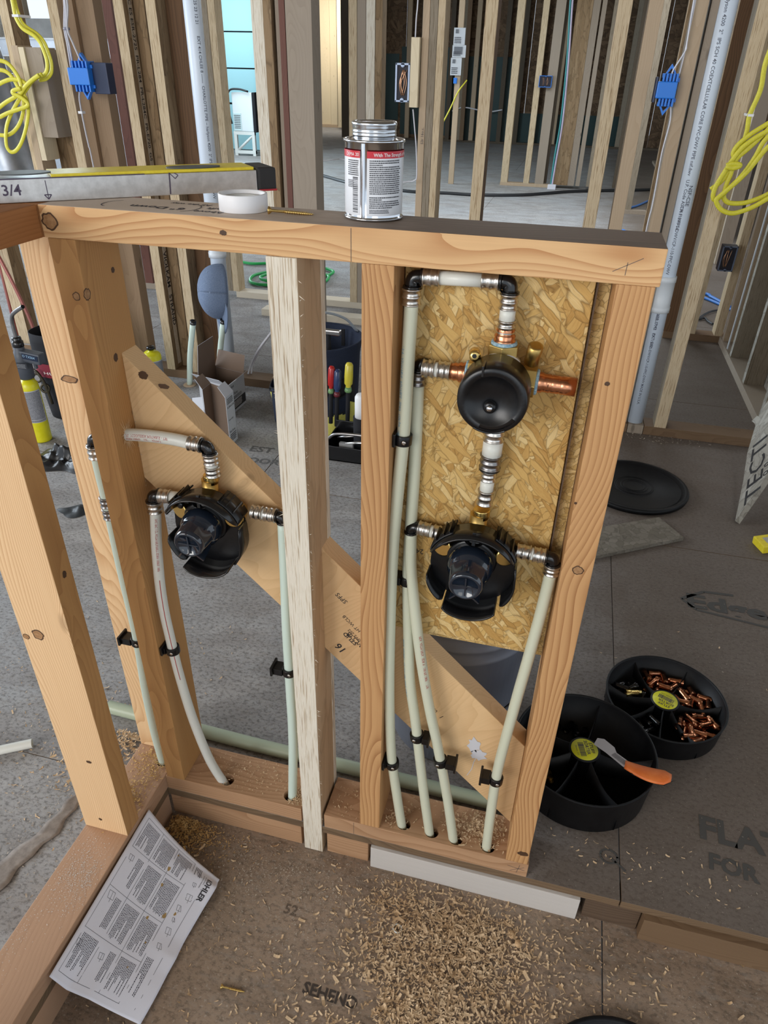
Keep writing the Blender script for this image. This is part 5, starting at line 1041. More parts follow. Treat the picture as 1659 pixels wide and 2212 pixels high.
# black open toolbox in front of the bag
xb = thing('tool_case', 'black open tool case with loose tools on the floor in front of the tool bag', 'tool case', (-.13, 1.49, 0))
for a in ((-.262,.06,1.440,1.446,.001,.060),(-.262,.06,1.552,1.558,.001,.115),(-.262,-.256,1.440,1.558,.001,.085),(.054,.06,1.440,1.558,.001,.085),(-.262,.06,1.440,1.558,.001,.006)): MB().box(*a).build('case_wall', blk_s, xb, bevel=.001)
MB().tube(catmull([(-.26,1.45,.085),(-.22,1.445,.112),(-.10,1.44,.120),(.04,1.445,.112)], 6), .006, 10).build('case_handle', steel_d, xb)
for i, (x0, y0, x1, y1, r_, mt) in enumerate(((-.20,1.47,-.06,1.50,.008,steel),(-.24,1.50,-.12,1.53,.007,steel_d),(-.16,1.46,-.02,1.47,.006,steel))): tag(MB().tube([(x0,y0,.062+i*.006),((x0+x1)/2,(y0+y1)/2,.070+i*.006),(x1,y1,.064+i*.006)], [r_*.7,r_,r_*1.2], 10).build('chrome_wrench', mt), ('chrome wrench lying across the black tool case, nearest','dark steel wrench at the back of the black tool case','thin chrome wrench at the front rim of the tool case')[i], 'wrench')
tag(MB().box(-.222,-.168,1.462,1.480,.007,.066).build('grey_block', mat('block_grey', .6, col=(.30,.30,.30)), bevel=.003), 'grey block among the tools in the black case', 'tool')
# fresh lumber offcut on the floor beyond
tag(MB().box(-1.2,-.10,3.05,3.14,.0005,.0385).build('lumber_offcut', pale_x, bevel=.001), 'pale fresh board lying on the floor beyond the tool bag', 'board')
# floor stamps
M = MB(); fl = lambda x, y, a=0, s=1: (lambda u, v: (x+(u*math.cos(a)-v*math.sin(a))*s, y+(u*math.sin(a)+v*math.cos(a))*s, .0007))
letter(M, 'FLAT', fl(.915,.170,-.06), .072, bold=.007); letter(M, 'FOR', fl(.925,.108,-.10), .046, bold=.004)
letter(M, 'Edge', fl(.965,.905,-.02), .085, bold=.010, wx=1.3); M.build('floor_stamp', mat('faded_stamp_dark', .85, col=(.075,.070,.064)), floor); M = MB(); letter(M, 'EST', fl(-.575,1.425,.05), .060, bold=.003); letter(M, 'FLOOR', fl(-.60,1.335,.08), .055, bold=.003); M.build('floor_stamp', mat('faded_stamp_grey', .85, col=(.12,.12,.12)), floor); M = MB()
stroke(M, [(.745+.016*math.cos(i/2.), .082+.014*math.sin(i/2.)) for i in range(14)], .004, lambda u, v: (u, v, .0007)); stroke(M, [(.745,.082),(.775,.060)], .004, lambda u, v: (u, v, .0007))
stroke(M, [(.955,.935),(1.02,.985),(1.10,.990)], .010, lambda u, v: (u, v, .0007)); stroke(M, [(.955,.935),(.990,.895),(1.30,.850)], .008, lambda u, v: (u, v, .0007))
M.build('floor_stamp', mat('faded_stamp', .85, col=(.075,.070,.064)), floor)
M = MB(); f2 = lambda u, v: (.250+u, -.252+v-.02*u, FZ+.0006); letter(M, 'SEHEND', f2, .026, bold=.0015); letter(M, 'EDGE', lambda u, v: (.345+u, -.300+v, FZ+.0006), .022, bold=.0015); M.build('floor_stamp', mat('stamp_dark', .85, col=(.05,.038,.03)), floor); M = MB(); letter(M, '52', lambda u, v: (.170+u, -.135+v, FZ+.0006), .026, bold=.001)
M.build('floor_stamp', mat('stamp_faint', .85, col=(.13,.095,.07)), floor)
# ------------------------------------------------------------------ framed walls further back
def wall(name, loc): return thing(name, '', '', loc, kind='structure')
def w_box(par, name, x0, x1, y0, y1, z0, z1, m, m2=None, bev=0):
    o = MB().box(x0, x1, y0, y1, z0, z1).build(name, m, par, bevel=bev)
    if m2: set2(o, m2, lambda n: abs(n.x) > .7)
    return o
ZT = 2.44
brown_t = wood('brown_tan_upright', (.34,.23,.14), (.20,.12,.07), 'z', line=.4, knots=.6)
w1 = wall('wall_middle', (-.4, 2.06, 0)); Y0, Y1 = 2.02, 2.109
for x, wd, m, m2 in ((-1.725,.040,lsl,lsl_side),(-1.512,.042,lsl,tan_z),(-1.237,.041,lsl,lsl_side),(-1.107,.041,lsl,lsl_side),(-.700,.045,lslw,lsl_side),(-.655,.030,lsl_side,None),(-.615,.018,grey_z,None),(-.597,.022,red_z,None),(-.573,.096,grey_z,grey_z),
    (-.086,.024,tan_z,None),(-.061,.026,lsl_dark,None),(-.034,.024,lsl,None),(.121,.041,lsl,brown_z),(.536,.043,lsl,lsl_side),(.628,.043,tan_z,lsl_side),(.762,.040,tan_z,grey_z),(.942,.046,lsl,lsl_dark)):
    w_box(w1, 'stud', x, x+wd, Y0 if m is not grey_z or wd > .05 else Y0+.012, Y1, T, ZT, m, m2, .0012)
w_box(w1, 'stud', -1.065, -.985, Y1-.02, Y1+.02, T, ZT, brown_z); w_box(w1, 'stud', -1.193, -1.150, Y0+.066, Y1+.03, T, ZT, lsl_side)
w_box(w1, 'stud', -1.470, -1.425, Y0+.030, Y1, T, ZT, brown_t); w_box(w1, 'stud', -1.424, -1.352, Y0+.05, Y1+.02, T, ZT, brown_t); w_box(w1, 'stud', .812, .835, Y0+.02, Y1, T, ZT, grey_z)
for x0, x1 in ((-3.2, -1.5), (-1.498, -.48), (-.09, .84)): w_box(w1, 'bottom_plate', x0, x1, Y0, Y1, .0006, T, bpy.data.materials['stained_block'] if x0 > 0 else bpy.data.materials['joist'], None, .001)
w_box(w1, 'bottom_plate', .905, 1.385, Y0, Y1, .0006, T, bpy.data.materials['joist'], None, .001)
w_box(w1, 'bottom_plate', .842, .903, Y0, Y1, .0006, T, grey_z, None, .001)
w_box(w1, 'top_plate', -3.2, 1.6, Y0, Y1, ZT, ZT+T, tan_z); w_box(w1, 'top_plate', -3.2, 1.6, Y0, Y1, ZT+T, ZT+2*T, tan_z)
# blocks nailed beside the far left stud, with pencilled print
for a in ((-1.684,-1.655,1.990,2.075,.60,1.295,tan_z),(-1.654,-1.630,1.990,2.075,.90,1.290,cream_z),(-1.629,-1.560,1.998,2.085,.985,1.290,grey_z),(-1.660,-1.560,2.112,2.16,T,1.285,lsl_side)): w_box(w1, 'packing_block', a[0], a[1], a[2], a[3], a[4], a[5], a[6], None, .001)
w_box(w1, 'packing_block', -.118, -.089, 2.000, 2.040, 1.135, 1.340, cream_z, None, .001)
# printed strip down the left LSL studs
strip = speck('print_strip', (.52,.44,.34), (.62,.53,.42), 60, .8)
xs = -1.1955
MB().box(xs, xs+.0008, 2.050, 2.078, T+.02, ZT-.1).build('printed_strip', strip, w1)
M = MB(); side = lambda u, v: (xs+.0014, 2.054+v, 1.55-u)
letter(M, '01082  ICC ES ESR-2725  PR-L284  PR-L284C  PR-E720  G5', side, .026, bold=.0007); letter(M, 'VIOLKAM   STRAND', lambda u, v: (xs+.0014, 2.052+v, .560-u), .036, bold=.0015)
M.build('stud_print', ink, w1)
M = MB(); letter(M, '53r 16o.c.', lambda u, v: (-.066-v, 2.0194, 1.02+u), .013, bold=.0004); M.build('pencil_note', pencil, w1)
w_box(w1, 'stud', -2.195, -2.135, 2.215, 2.30, .001, ZT, lsl, lsl_side)
# drain pipes in the middle wall
pvc = mat('white_pipe', .35, col=(.74,.83,.95)); pvc_w = mat('white_pipe_warm', .4, col=(.72,.76,.80)); pvp = mat('pipe_print', .5, col=(.10,.11,.15))
def drain(x, lean, z1, label, coup, toe=None):
    t = thing('drain_pipe', label, 'pipe', (x, 2.065, 0)); a = Vector((x, 2.065, .001)); d = Vector((lean, 0, 1)).normalized()
    MB().lathe([(.0325,0),(.0325,z1)], a, d, 32).build('pipe', pvc, t)
    for z in coup: MB().lathe([(.0328,-.066),(.0372,-.066),(.0378,-.046),(.0360,-.045),(.0360,.045),(.0378,.046),(.0378,.066),(.0328,.067)], a+d*z, d, 32).build('coupling', pvc_w, t)
    q = math.atan2(-.7826-2.065, .503-x)
    def on(off): return lambda u, v: a + d*(off-u) + Vector((math.cos(q+v/.0325), math.sin(q+v/.0325), 0))*.0331
    return t, on
t, on = drain(.868, -.006, 2.4, 'white drain pipe standing right of the half wall, black code print', (.555,))
M = MB(); letter(M, 'CHARLOTTE PIPE -- harlyson 4200  2"  IPS SCH 40 COEXTCELLULAR CORE PVC-DWV PIPE nsf.dwv   U.P. Code ASTM F 891-16', on(1.60), .0150, bold=.0004, v0=-.004); letter(M, 'CP-119-FPS-DWV/CP-110-FPC-DWV  MADE IN U.S.A. 01/20/23 17:42   EXT. 282', on(.865), .0150, bold=.0004, v0=-.004)
letter(M, 'CHARLOTTE   CP-119-FPS-DWV/CP-110-FPC-DWV MADE IN U.S.A.', on(.50), .0130, bold=.0004, v0=-.004); M.build('pipe_print', pvp, t); M = MB(); letter(M, 'NSF-CSE', on(.93), .018, bold=.0005, v0=.010); M.build('pipe_mark', pvp, t)
t, on = drain(-.945, 0, 2.4, 'white drain pipe at the left with the blue cap hanging on it', (.62,))
M = MB(); letter(M, '25 23 12 21        EXT 414 CHLEE 8 ------  CHARLOTTE PIPE -- harlyson 4200  2" IPS SCH 40  PVC-DWV', on(1.44), .0150, bold=.0003, v0=.006); M.build('pipe_print', pvp, t)

# second wall
w2 = wall('wall_rear', (-.5, 3.4, 0)); Y0, Y1 = 3.36, 3.449
for x0, x1, m, m2 in ((-2.345,-2.275,tan_z,None),(-2.135,-2.080,red_z,red_z),(-1.760,-1.675,brown_z,None),(-1.570,-1.520,lsl_dark,lsl),(-1.518,-1.478,lsl,lsl),(-.749,-.705,lsl,lsl),(-.703,-.659,grey_z,None),(-.657,-.610,lslw,lsl_side),(-.608,-.573,lsl_side,None),(1.075,1.160,brown_z,lsl_side),(1.20,1.245,lsl,None),(1.345,1.385,lsl,None)):
    w_box(w2, 'stud', x0, x1, Y0, Y1, T, ZT, m, m2, .001)
for x0, x1 in ((-3.6,-2.05),(-1.50,-.40),(1.08,1.46)): w_box(w2, 'bottom_plate', x0, x1, Y0, Y1, .0006, T, grey_z if x0 < -2 else pale_x if x0 < 0 else bpy.data.materials['joist'], None, .001)
w_box(w2, 'top_plate', -3.6, 1.6, Y0, Y1, ZT, ZT+2*T, tan_z)
# right-hand wall, running away, strand board sheathed
w3 = wall('wall_right', (1.42, 2.8, 0))
w_box(w3, 'bottom_plate', 1.375, 1.470, 2.20, 3.36, .0006, T, grey_z, None, .001)
MB().box(1.470, 1.481, 2.2, 3.36, .001, 2.4).build('sheathing', osb_grey, w3)
for y in (2.23, 2.64, 3.02): w_box(w3, 'stud', 1.381, 1.468, y, y+T, T, ZT, lsl_dark, osb_grey, .001)
w_box(w3, 'white_strip', 1.376, 1.381, 3.120, 3.134, .045, 2.0, pvc_w)
w_box(w3, 'stud', 1.381, 1.468, 3.28, 3.28+T, T, ZT, tan_z, grey_z, .001)
# third wall fragments in the big room
w4 = wall('wall_partition', (0, 9.3, 0)); Y0, Y1 = 9.26, 9.35
for x0, x1, z1, m in ((-.495,-.410,2.6,lsl),(-.205,-.135,2.6,lsl),(-.060,.050,2.6,grey_z),(.170,.350,2.6,lsl_side),(.352,.43,2.6,grey_z),(.45,.50,2.6,grey_z),(.58,.66,2.6,lsl_dark),(.90,1.0,2.6,dark_z)): w_box(w4, 'stud', x0, x1, Y0, Y1, T, z1, m)
w_box(w4, 'bottom_plate', -.50, .17, Y0, Y1, .0006, T, tan_z); w_box(w4, 'top_plate', -.5, 1.2, Y0, Y1, 2.6, 2.68, tan_z)
w_box(w4, 'stud', .02, .08, 9.36, 9.45, T, 2.6, dark_z)
w5 = wall('wall_hall', (1.4, 8, 0))
for i, y in enumerate((5.4, 5.9, 6.5, 7.2, 8.0, 8.9, 10.0, 11.2)): w_box(w5, 'stud', 1.62, 1.71, y, y+.04, T, 2.6, (grey_z, lsl, lsl_dark, tan_z)[i%4])
w_box(w5, 'sheathing', 1.712, 1.722, 6.4, 13, .002, 2.6, osb_grey); w_box(w5, 'bottom_plate', 1.62, 1.71, 5.4, 13, .0006, T, grey_z)
for i, (x, y, m) in enumerate(((1.02,5.2,lsl_side),(1.16,5.2,grey_z),(1.50,5.6,lsl),(.98,7.6,lsl_dark),(1.22,7.6,dark_z),(2.1,4.6,lsl),(2.5,4.6,tan_z),(2.9,4.6,lsl))): w_box(w5, 'stud', x, x+.085, y, y+.04, T, 2.6, m)
w_box(w5, 'bottom_plate', .98, 1.30, 7.58, 7.66, .0006, T, grey_z)
# back wall
wb = wall('wall_back', (-1, 15.5, 0)); membrane = mat('green_membrane', .55, col=(.012,.040,.040)); Yb = 15.45
for i in range(9):
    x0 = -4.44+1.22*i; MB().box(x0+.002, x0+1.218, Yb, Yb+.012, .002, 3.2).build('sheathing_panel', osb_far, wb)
for x0, x1, z0, z1 in ((-4.3,-3.35,.35,1.50),(-3.3,-2.05,.10,1.62),(-2.03,-1.10,.02,1.48),(-1.08,1.5,.02,.55)): MB().box(x0, x1, Yb-.006, Yb-.001, z0, z1).build('membrane', membrane, wb)
for i, x in enumerate((-4.44,-3.72,-3.18,-2.90,-2.33,-2.11,-1.84,-1.28,-.95,-.60,-.20,.25,.65,1.05,1.45,1.9,2.4,2.9)): w_box(wb, 'stud', x, x+.085, Yb-.10, Yb-.008, T, 3.1, (dark_z, lsl_dark, tan_z, dark_z)[i%4])
w_box(wb, 'stud', -2.02, -1.94, Yb-.15, Yb-.10, T, 3.1, bpy.data.materials['joist'])
w_box(wb, 'bottom_plate', -4.44, 4, Yb-.10, Yb-.008, .0006, T, dark_z); w_box(wb, 'stud', -4.52, -4.30, 15.30, 15.34, .001, 3.1, dark_z); w_box(wb, 'stud', -4.28, -4.18, 15.2, 15.3, .001, 3.1, grey_z)
# sunlit doorway beyond
wd = wall('wall_beyond', (-5.5, 18, 0))
for i, (x0, x1, y, z0, m) in enumerate(((-6.10,-5.98,17.9,.05,cream_z),(-5.96,-5.62,17.95,.05,cream_z),(-5.60,-5.36,17.9,.05,cream_z),(-5.34,-5.22,17.6,.05,dark_z),(-5.20,-5.08,17.2,.05,cream_z),(-5.06,-4.98,17.2,.05,tan_z))): w_box(wd, 'stud', x0, x1, y, y+.09, z0, 3.1, m)
w_box(wd, 'bottom_plate', -6.3, -5.3, 17.88, 17.99, .0006, .06, tan_z); w_box(wd, 'sheathing', -5.4, -4.2, 18.3, 18.32, .0, 3.1, bpy.data.materials['joist']); w_box(wd, 'window_header', -5.15, -4.7, 17.6, 17.7, 2.15, 2.35, cream_z)
# left: outer wall with an opening, cyan insulation boards outside it
wl = wall('wall_left', (-6, 9, 0)); cyan = mat('cyan_board', .6, col=(.42,.78,.88))
for i, z in enumerate((0.0, .70, 1.20, 1.70)): MB().box(-5.65, -4.92, 11.90, 11.93, z+.01, z+(.68 if i == 0 else .49)).build('insulation_board', cyan, wl)
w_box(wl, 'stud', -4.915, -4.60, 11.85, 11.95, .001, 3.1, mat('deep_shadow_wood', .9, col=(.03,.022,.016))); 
for x in (-4.55,-4.40,-4.20): w_box(wl, 'stud', x, x+.06, 12.2, 12.3, .001, 3.1, dark_z)
for i, x in enumerate((-7.65,-6.78,-6.22,-5.90,-5.70)): w_box(wl, 'stud', x, x+(.38,.40,.20,.12,.12)[i], 9.5, 9.6, .001, 3.1, (grey_z, tan_z, grey_z, tan_z, grey_z)[i])
w_box(wl, 'sheathing', -9.2, -7.66, 9.62, 9.64, .001, 3.1, osb_grey)
for i, x in enumerate((-3.52,-3.20,-2.92)): w_box(wl, 'stud', x, x+(.16,.10,.12)[i], 5.15, 5.23, 1.20 if i != 1 else .001, 3.1, grey_z)
for i, x in enumerate((-5.9, -4.55, -3.75)): w_box(wl, 'stud', x, x+.09, 6.4, 6.49, .001, 3.1, (tan_z, grey_z, lsl)[i])
w_box(wl, 'bottom_plate', -6, -3.8, 6.4, 6.49, .0006, T, grey_z)

# ------------------------------------------------------------------ ducts, boxes, cables
MB().box(-7.30, -6.70, 9.42, 9.48, 1.40, 1.73).build('sill_panel', speck('sill_grey', (.45,.46,.47), (.55,.56,.57), 6, .7), wl); MB().box(-5.66,-4.9,11.94,11.95,0,2.25).build('seam_light_stop', fab_k, wl)  # black sheet added to keep sky out of the board seams
galv = speck('galvanised_sheet', (.30,.33,.37), (.42,.45,.50), 9, .38, .85); galv_d = speck('galvanised_dark', (.10,.115,.135), (.15,.165,.19), 7, .5, .6); galv_l = speck('galvanised_light', (.45,.49,.55), (.58,.62,.67), 9, .45, .5)
du = thing('round_duct', 'shiny round sheet-metal duct at the left edge behind the yellow cable', 'duct', (-2.62, 3.0, .35))
MB().lathe([(.128,0),(.132,.01),(.132,.06),(.128,.07),(.128,.30),(.131,.31),(.128,.32),(.128,.62),(.131,.63),(.128,.64),(.128,2.0)], (-2.63,3.0,.62), (-.12,0,1), 36).build('duct_pipe', galv, du)
MB().lathe([(.15,0),(.165,.02),(.150,.12),(.130,.16)], (-2.60,3.0,.50), (-.12,0,1), 36).build('duct_collar', galv, du)
pn = thing('duct_plenum', 'large dark grey sheet-metal duct box behind the left studs', 'duct', (-3.1, 4.55, 0))
MB().box(-3.75,-2.66,4.50,5.10,.62,1.16).build('sheet_box', galv_d, pn, bevel=.004); MB().prism([(-3.02,.0),(-2.62,.0),(-2.62,1.16),(-2.85,1.16)], lambda a, b, c: (a,c,b), 4.44, 4.49).build('slanted_panel', galv_l, pn)
MB().box(-3.9,-3.0,4.40,4.48,.36,.62).build('lower_panel', galv_l, pn, bevel=.003)
M = MB(); R = random.Random(6)
for i in range(26): M.lathe([(.006,0),(.004,.003),(0,.004)], (R.uniform(-3.7,-2.9), 4.498, .66+.46*(i%7)/7), (0,-1,0), 8)
M.build('sheet_screws', galv_l, pn, kind='stuff')
bm_ = thing('metal_beam', 'pale grey steel track crossing behind the left studs above the duct', 'beam', (-3.0, 4.4, 1.3))
MB().box(-3.9,-2.6,4.36,4.44,1.275,1.375).build('web', galv_l, bm_, bevel=.002); MB().box(-3.9,-2.6,4.33,4.44,1.370,1.380).build('flange', pvc_w, bm_); MB().box(-3.9,-2.6,4.33,4.44,1.268,1.277).build('flange', pvc_w, bm_)
blue = mat('blue_box_plastic', .4, col=(.02,.20,.72)); blue_d = mat('blue_box_dark', .4, col=(.012,.025,.075)); box_in = mat('box_inside', .6, col=(.012,.010,.020)); wire_c = mat('bare_copper', .35, .8, (.55,.30,.18))
def jbox(x0, x1, z0, z1, y, label, back=False, rim=None, fa=0.0):
    t = thing('electrical_box', label, 'electrical box', ((x0+x1)/2, y, z0), None); cx, cz = (x0+x1)/2, (z0+z1)/2
    if back:   # back of the box seen: closed blue plastic with ribs, nail wings
        MB().box(x0, x1, y, y+.06, z0, z1).build('box_shell', blue, t, bevel=.003); MB().box(x1-.002, x1+.062, y+.028, y+.075, z0-.028, z1+.018).build('box_side', blue_d, t, bevel=.002) if fa > 0 else MB().box(x0-.006, x0, y+.004, y+.07, z0-.012, z1+.012).build('box_flange', blue_d, t, bevel=.002)
        n = 5
        for i in range(n):
            x = x0+(x1-x0)*(.25+.68*i/(n-1)); MB().box(x-.003, x+.003, y+.004, y+.055, z1, z1+.022).build('box_rib', blue, t, bevel=.001); MB().box(x-.003, x+.003, y+.004, y+.055, z0-.022, z0).build('box_rib', blue, t, bevel=.001)
        MB().box(x0+(x1-x0)*.2, x1+.006, y+.022, y+.055, z1-.001, z1+.010).build('box_shelf', blue, t); MB().box(x0+(x1-x0)*.2, x1+.006, y+.022, y+.055, z0-.010, z0+.001).build('box_shelf', blue, t)
        for s, zz in ((1, z1+.012), (-1, z0-.012)):
            xm = cx+(.012 if fa > 0 else .006); M = MB(); o_ = [(xm-.022,zz),(xm+.022,zz),(xm-.002,zz+s*.036)]; i_ = [(xm-.011,zz+s*.010),(xm+.010,zz+s*.010),(xm-.002,zz+s*.025)]
            vs = [(a, y+c, b) for c in (.018,.036) for a, b in o_+i_]; fs = []
            for q in range(3):
                r_ = (q+1)%3; fs += [(q, r_, 3+r_, 3+q), (6+q, 9+q, 9+r_, 6+r_), (q, 6+q, 6+r_, r_), (3+q, 3+r_, 9+r_, 9+q)]
            M.add(vs, fs).build('nail_bracket', blue, t)
    else:
        rm = rim or mat('rim_pale', .4, col=(.45,.55,.75)); MB().box(x0, x1, y+.002, y+.06, z0, z1).build('box_cavity', box_in, t)
        w_ = .006
        for a in ((x0,x1,z1-w_,z1),(x0,x1,z0,z0+w_),(x0,x0+w_,z0,z1),(x1-w_,x1,z0,z1)): MB().box(a[0],a[1],y-.004,y+.003,a[2],a[3]).build('box_rim', rm, t, bevel=.001)
        for s in (-1, 1): MB().lathe([(.0035,0),(.007,0),(.007,.004),(.0035,.004)], (cx, y-.004, cz+s*((z1-z0)/2-.006)), (0,1,0), 12).build('screw_lug', rm, t)
        R = random.Random(int(abs(x0)*1000))
        for i in range(5):
            x = cx+R.uniform(-.25,.25)*(x1-x0); MB().tube(catmull([(x, y, z0+.02), (x+R.uniform(-.01,.01), y-.004, cz), (x+R.uniform(-.012,.012), y-.002, z1-.02)], 4), .0014, 6).build('bare_wire', wire_c, t)
    return t
jbox(-1.432, -1.345, 1.172, 1.228, 1.955, 'blue plastic electrical box on the left stud with white cables entering', True, fa=1)
jbox(.697, .757, 1.185, 1.232, 1.985, 'blue plastic electrical box at the right on the tan stud', True, fa=-1)
jbox(-.172, -.121, 1.150, 1.266, 2.010, 'upright switch box with pale rim beside the can, seen from its open front')
jbox(-.150, .0, 1.095, 1.215, 9.20, 'distant open blue box on the far partition studs', rim=blue)
jbox(1.262, 1.334, .394, .518, 3.30, 'grey electrical box low at the right edge behind the drain pipe', rim=mat('rim_grey', .5, col=(.12,.15,.22)))
cab_y = speck('cable_yellow', (.62,.55,.02), (.72,.66,.05), 300, .45); cab_w = mat('cable_white', .45, col=(.72,.72,.78)); cab_k = mat('cable_black', .5, col=(.012,.013,.016)); hose_g = mat('hose_green', .45, col=(.02,.42,.10)); cab_b = mat('cable_blue', .4, col=(.03,.16,.50)); cab_t = mat('cable_teal', .5, col=(.03,.22,.22)); cab_p = mat('cable_violet', .5, col=(.45,.38,.50)); cop_l = mat('copper_line', .4, .7, (.42,.16,.14))
CP = {
'yl_feed':[(-1.612,1.96,1.60),(-1.612,1.96,1.433),(-1.613,1.96,1.391),(-1.605,1.96,1.365),(-1.589,1.96,1.346),(-1.551,1.96,1.327),(-1.53,1.96,1.306),(-1.521,1.96,1.279),(-1.516,1.96,1.247),(-1.524,1.96,1.217),(-1.542,1.96,1.201),(-1.575,1.96,1.193),(-1.624,1.96,1.166),(-1.634,1.96,1.156)],
'yl_feed2':[(-1.611,1.972,1.60),(-1.611,1.972,1.438),(-1.606,1.972,1.391),(-1.599,1.972,1.367),(-1.580,1.972,1.350),(-1.543,1.972,1.330),(-1.521,1.972,1.306),(-1.512,1.972,1.276),(-1.507,1.972,1.242),(-1.516,1.972,1.210),(-1.543,1.972,1.190),(-1.576,1.972,1.184)],
'yl_loop1':[(-1.533,1.94,1.204),(-1.58,1.94,1.183),(-1.62,1.94,1.151),(-1.667,1.94,1.111),(-1.717,1.94,1.061),(-1.75,1.94,1.014),(-1.767,1.94,.958),(-1.757,1.94,.933),(-1.73,1.94,.936),(-1.695,1.94,.966),(-1.659,1.94,1.017),(-1.632,1.94,1.072),(-1.625,1.94,1.112),(-1.636,1.94,1.143),(-1.64,1.94,1.189),(-1.664,1.94,1.227),(-1.687,1.94,1.241),(-1.716,1.94,1.246)],
'yl_loop2':[(-1.613,1.945,1.167),(-1.636,1.945,1.181),(-1.677,1.945,1.184),(-1.711,1.945,1.177),(-1.75,1.945,1.163)],
'yl_loop3':[(-1.773,1.93,1.076),(-1.721,1.93,1.104),(-1.673,1.93,1.124),(-1.641,1.93,1.138),(-1.609,1.93,1.164),(-1.572,1.93,1.186),(-1.54,1.93,1.201)],
'yl_loop4':[(-1.745,1.95,1.215),(-1.704,1.95,1.211),(-1.678,1.95,1.193),(-1.661,1.95,1.158),(-1.65,1.95,1.124),(-1.658,1.95,1.084),(-1.685,1.95,1.04),(-1.724,1.95,1.006),(-1.765,1.95,.99),(-1.816,1.95,.991)],
'yl_loop5':[(-1.755,1.925,1.055),(-1.715,1.925,1.07),(-1.66,1.925,1.085),(-1.626,1.925,1.094),(-1.612,1.925,1.104),(-1.623,1.925,1.117),(-1.647,1.925,1.13),(-1.669,1.925,1.137),(-1.666,1.925,1.147),(-1.629,1.925,1.156)],
'yr_feed':[(1.02,1.95,1.42),(.993,1.95,1.3),(.998,1.95,1.219),(.986,1.95,1.151),(.988,1.95,1.124),(.99,1.95,1.1),(.987,1.95,1.06),(.973,1.95,1.016)],
'yr_1':[(1.10,1.93,1.15),(1.062,1.93,1.141),(1.024,1.93,1.116),(.994,1.93,1.092),(.97,1.93,1.065),(.963,1.93,1.043),(.972,1.93,1.022),(.965,1.93,.992),(.95,1.93,.962),(.922,1.93,.934)],
'yr_2':[(1.073,1.92,1.128),(1.042,1.92,1.108),(1.012,1.92,1.087),(.983,1.92,1.059),(.963,1.92,1.022),(.947,1.92,.982),(.935,1.92,.948),(.932,1.92,.921),(.939,1.92,.906),(.952,1.92,.911),(.976,1.92,.942),(1.004,1.92,.981),(1.027,1.92,1.032),(1.04,1.92,1.077),(1.058,1.92,1.104)],
'yr_3':[(1.083,1.91,1.088),(1.056,1.91,1.066),(1.035,1.91,1.03),(1.017,1.91,.997),(.992,1.91,.963),(.967,1.91,.935),(.954,1.91,.92),(.944,1.91,.906),(.954,1.91,.889),(.973,1.91,.875),(1.002,1.91,.869),(1.031,1.91,.877),(1.064,1.91,.894),(1.099,1.91,.92),(1.127,1.91,.938)],
'yr_4':[(1.125,1.925,.953),(1.098,1.925,.931),(1.071,1.925,.915),(1.036,1.925,.901),(.999,1.925,.897),(.978,1.925,.902),(.966,1.925,.918),(.966,1.925,.956),(.97,1.925,.978),(.972,1.925,1.004),(.978,1.925,1.03),(1.003,1.925,1.058),(1.03,1.925,1.092),(1.056,1.925,1.128)],
'yr_wrap':[(.946,1.9,1.009),(.964,1.9,1.015),(.983,1.9,1.014),(.986,1.9,1.009),(.969,1.9,1.003),(.947,1.9,1.006)]}
def coil(keys, label, loc):
    t = thing('cable_coil', label, 'cable', loc)
    for k_ in keys: MB().tube(catmull(CP[k_], 7), .0056, 10, flat=(.62,1.35), up=(0,1,0)).build('cable_loop', cab_y, t)
    return t
tl = coil([k for k in CP if k.startswith('yl')], 'yellow cable coil hanging on the studs at the upper left', (-1.65, 1.96, 1.0))
MB().box(-1.619,-1.592,1.950,2.0195,1.382,1.390).build('staple', white_pl, tl)
tr_ = coil([k for k in CP if k.startswith('yr')], 'yellow cable coil hanging on the stud at the right edge', (1.0, 1.94, .9))
MB().box(.980,.996,1.938,2.0195,1.145,1.152).build('staple', white_pl, tr_)
def cable(name, pts, r, m, label, cat='cable', grp=None, flat=None): return tag(MB().tube(catmull(pts, 7), r, 8, flat=flat).build(name, m), label, cat, grp)
fl2 = (.65,1.4)
cable('white_cable', [(-1.415,1.98,1.60),(-1.405,1.98,1.435),(-1.422,1.98,1.352),(-1.421,1.98,1.295),(-1.421,1.98,1.249)], .0035, cab_w, 'middle white cable entering the top of the left blue box', flat=fl2)
cable('white_cable', [(-1.395,1.972,1.60),(-1.39,1.972,1.435),(-1.410,1.972,1.352),(-1.398,1.972,1.305),(-1.378,1.972,1.249)], .0035, cab_w, 'right white cable slanting into the top of the left blue box', flat=fl2)
cable('white_cable', [(-1.42,1.988,1.60),(-1.413,1.988,1.449),(-1.434,1.988,1.352),(-1.434,1.988,1.300),(-1.437,1.988,1.220)], .0035, cab_w, 'left white cable running down to the left blue box', flat=fl2)
cable('white_cable', [(-1.420,1.99,1.148),(-1.426,1.99,1.123),(-1.427,1.99,1.084),(-1.425,1.99,1.012),(-1.422,1.99,.963),(-1.418,1.99,.905),(-1.415,2.0,.5),(-1.41,2.0,.05)], .0032, cab_w, 'thin white cable hanging below the left blue box', flat=fl2)
tag(MB().lathe([(.006,0),(.012,0),(.012,.008),(.006,.008),(.006,0)], (-1.420,1.980,1.345), (0,0,1), 14, caps=False).build('cable_tie', mat('tie_grey', .4, col=(.25,.25,.32))), 'grey tie bundling the white cables above the left blue box', 'cable tie')
tag(MB().box(-1.435,-1.417,1.978,2.0,1.075,1.084).build('cable_staple', white_pl, bevel=.001), 'white staple holding the thin cable below the left blue box', 'staple')
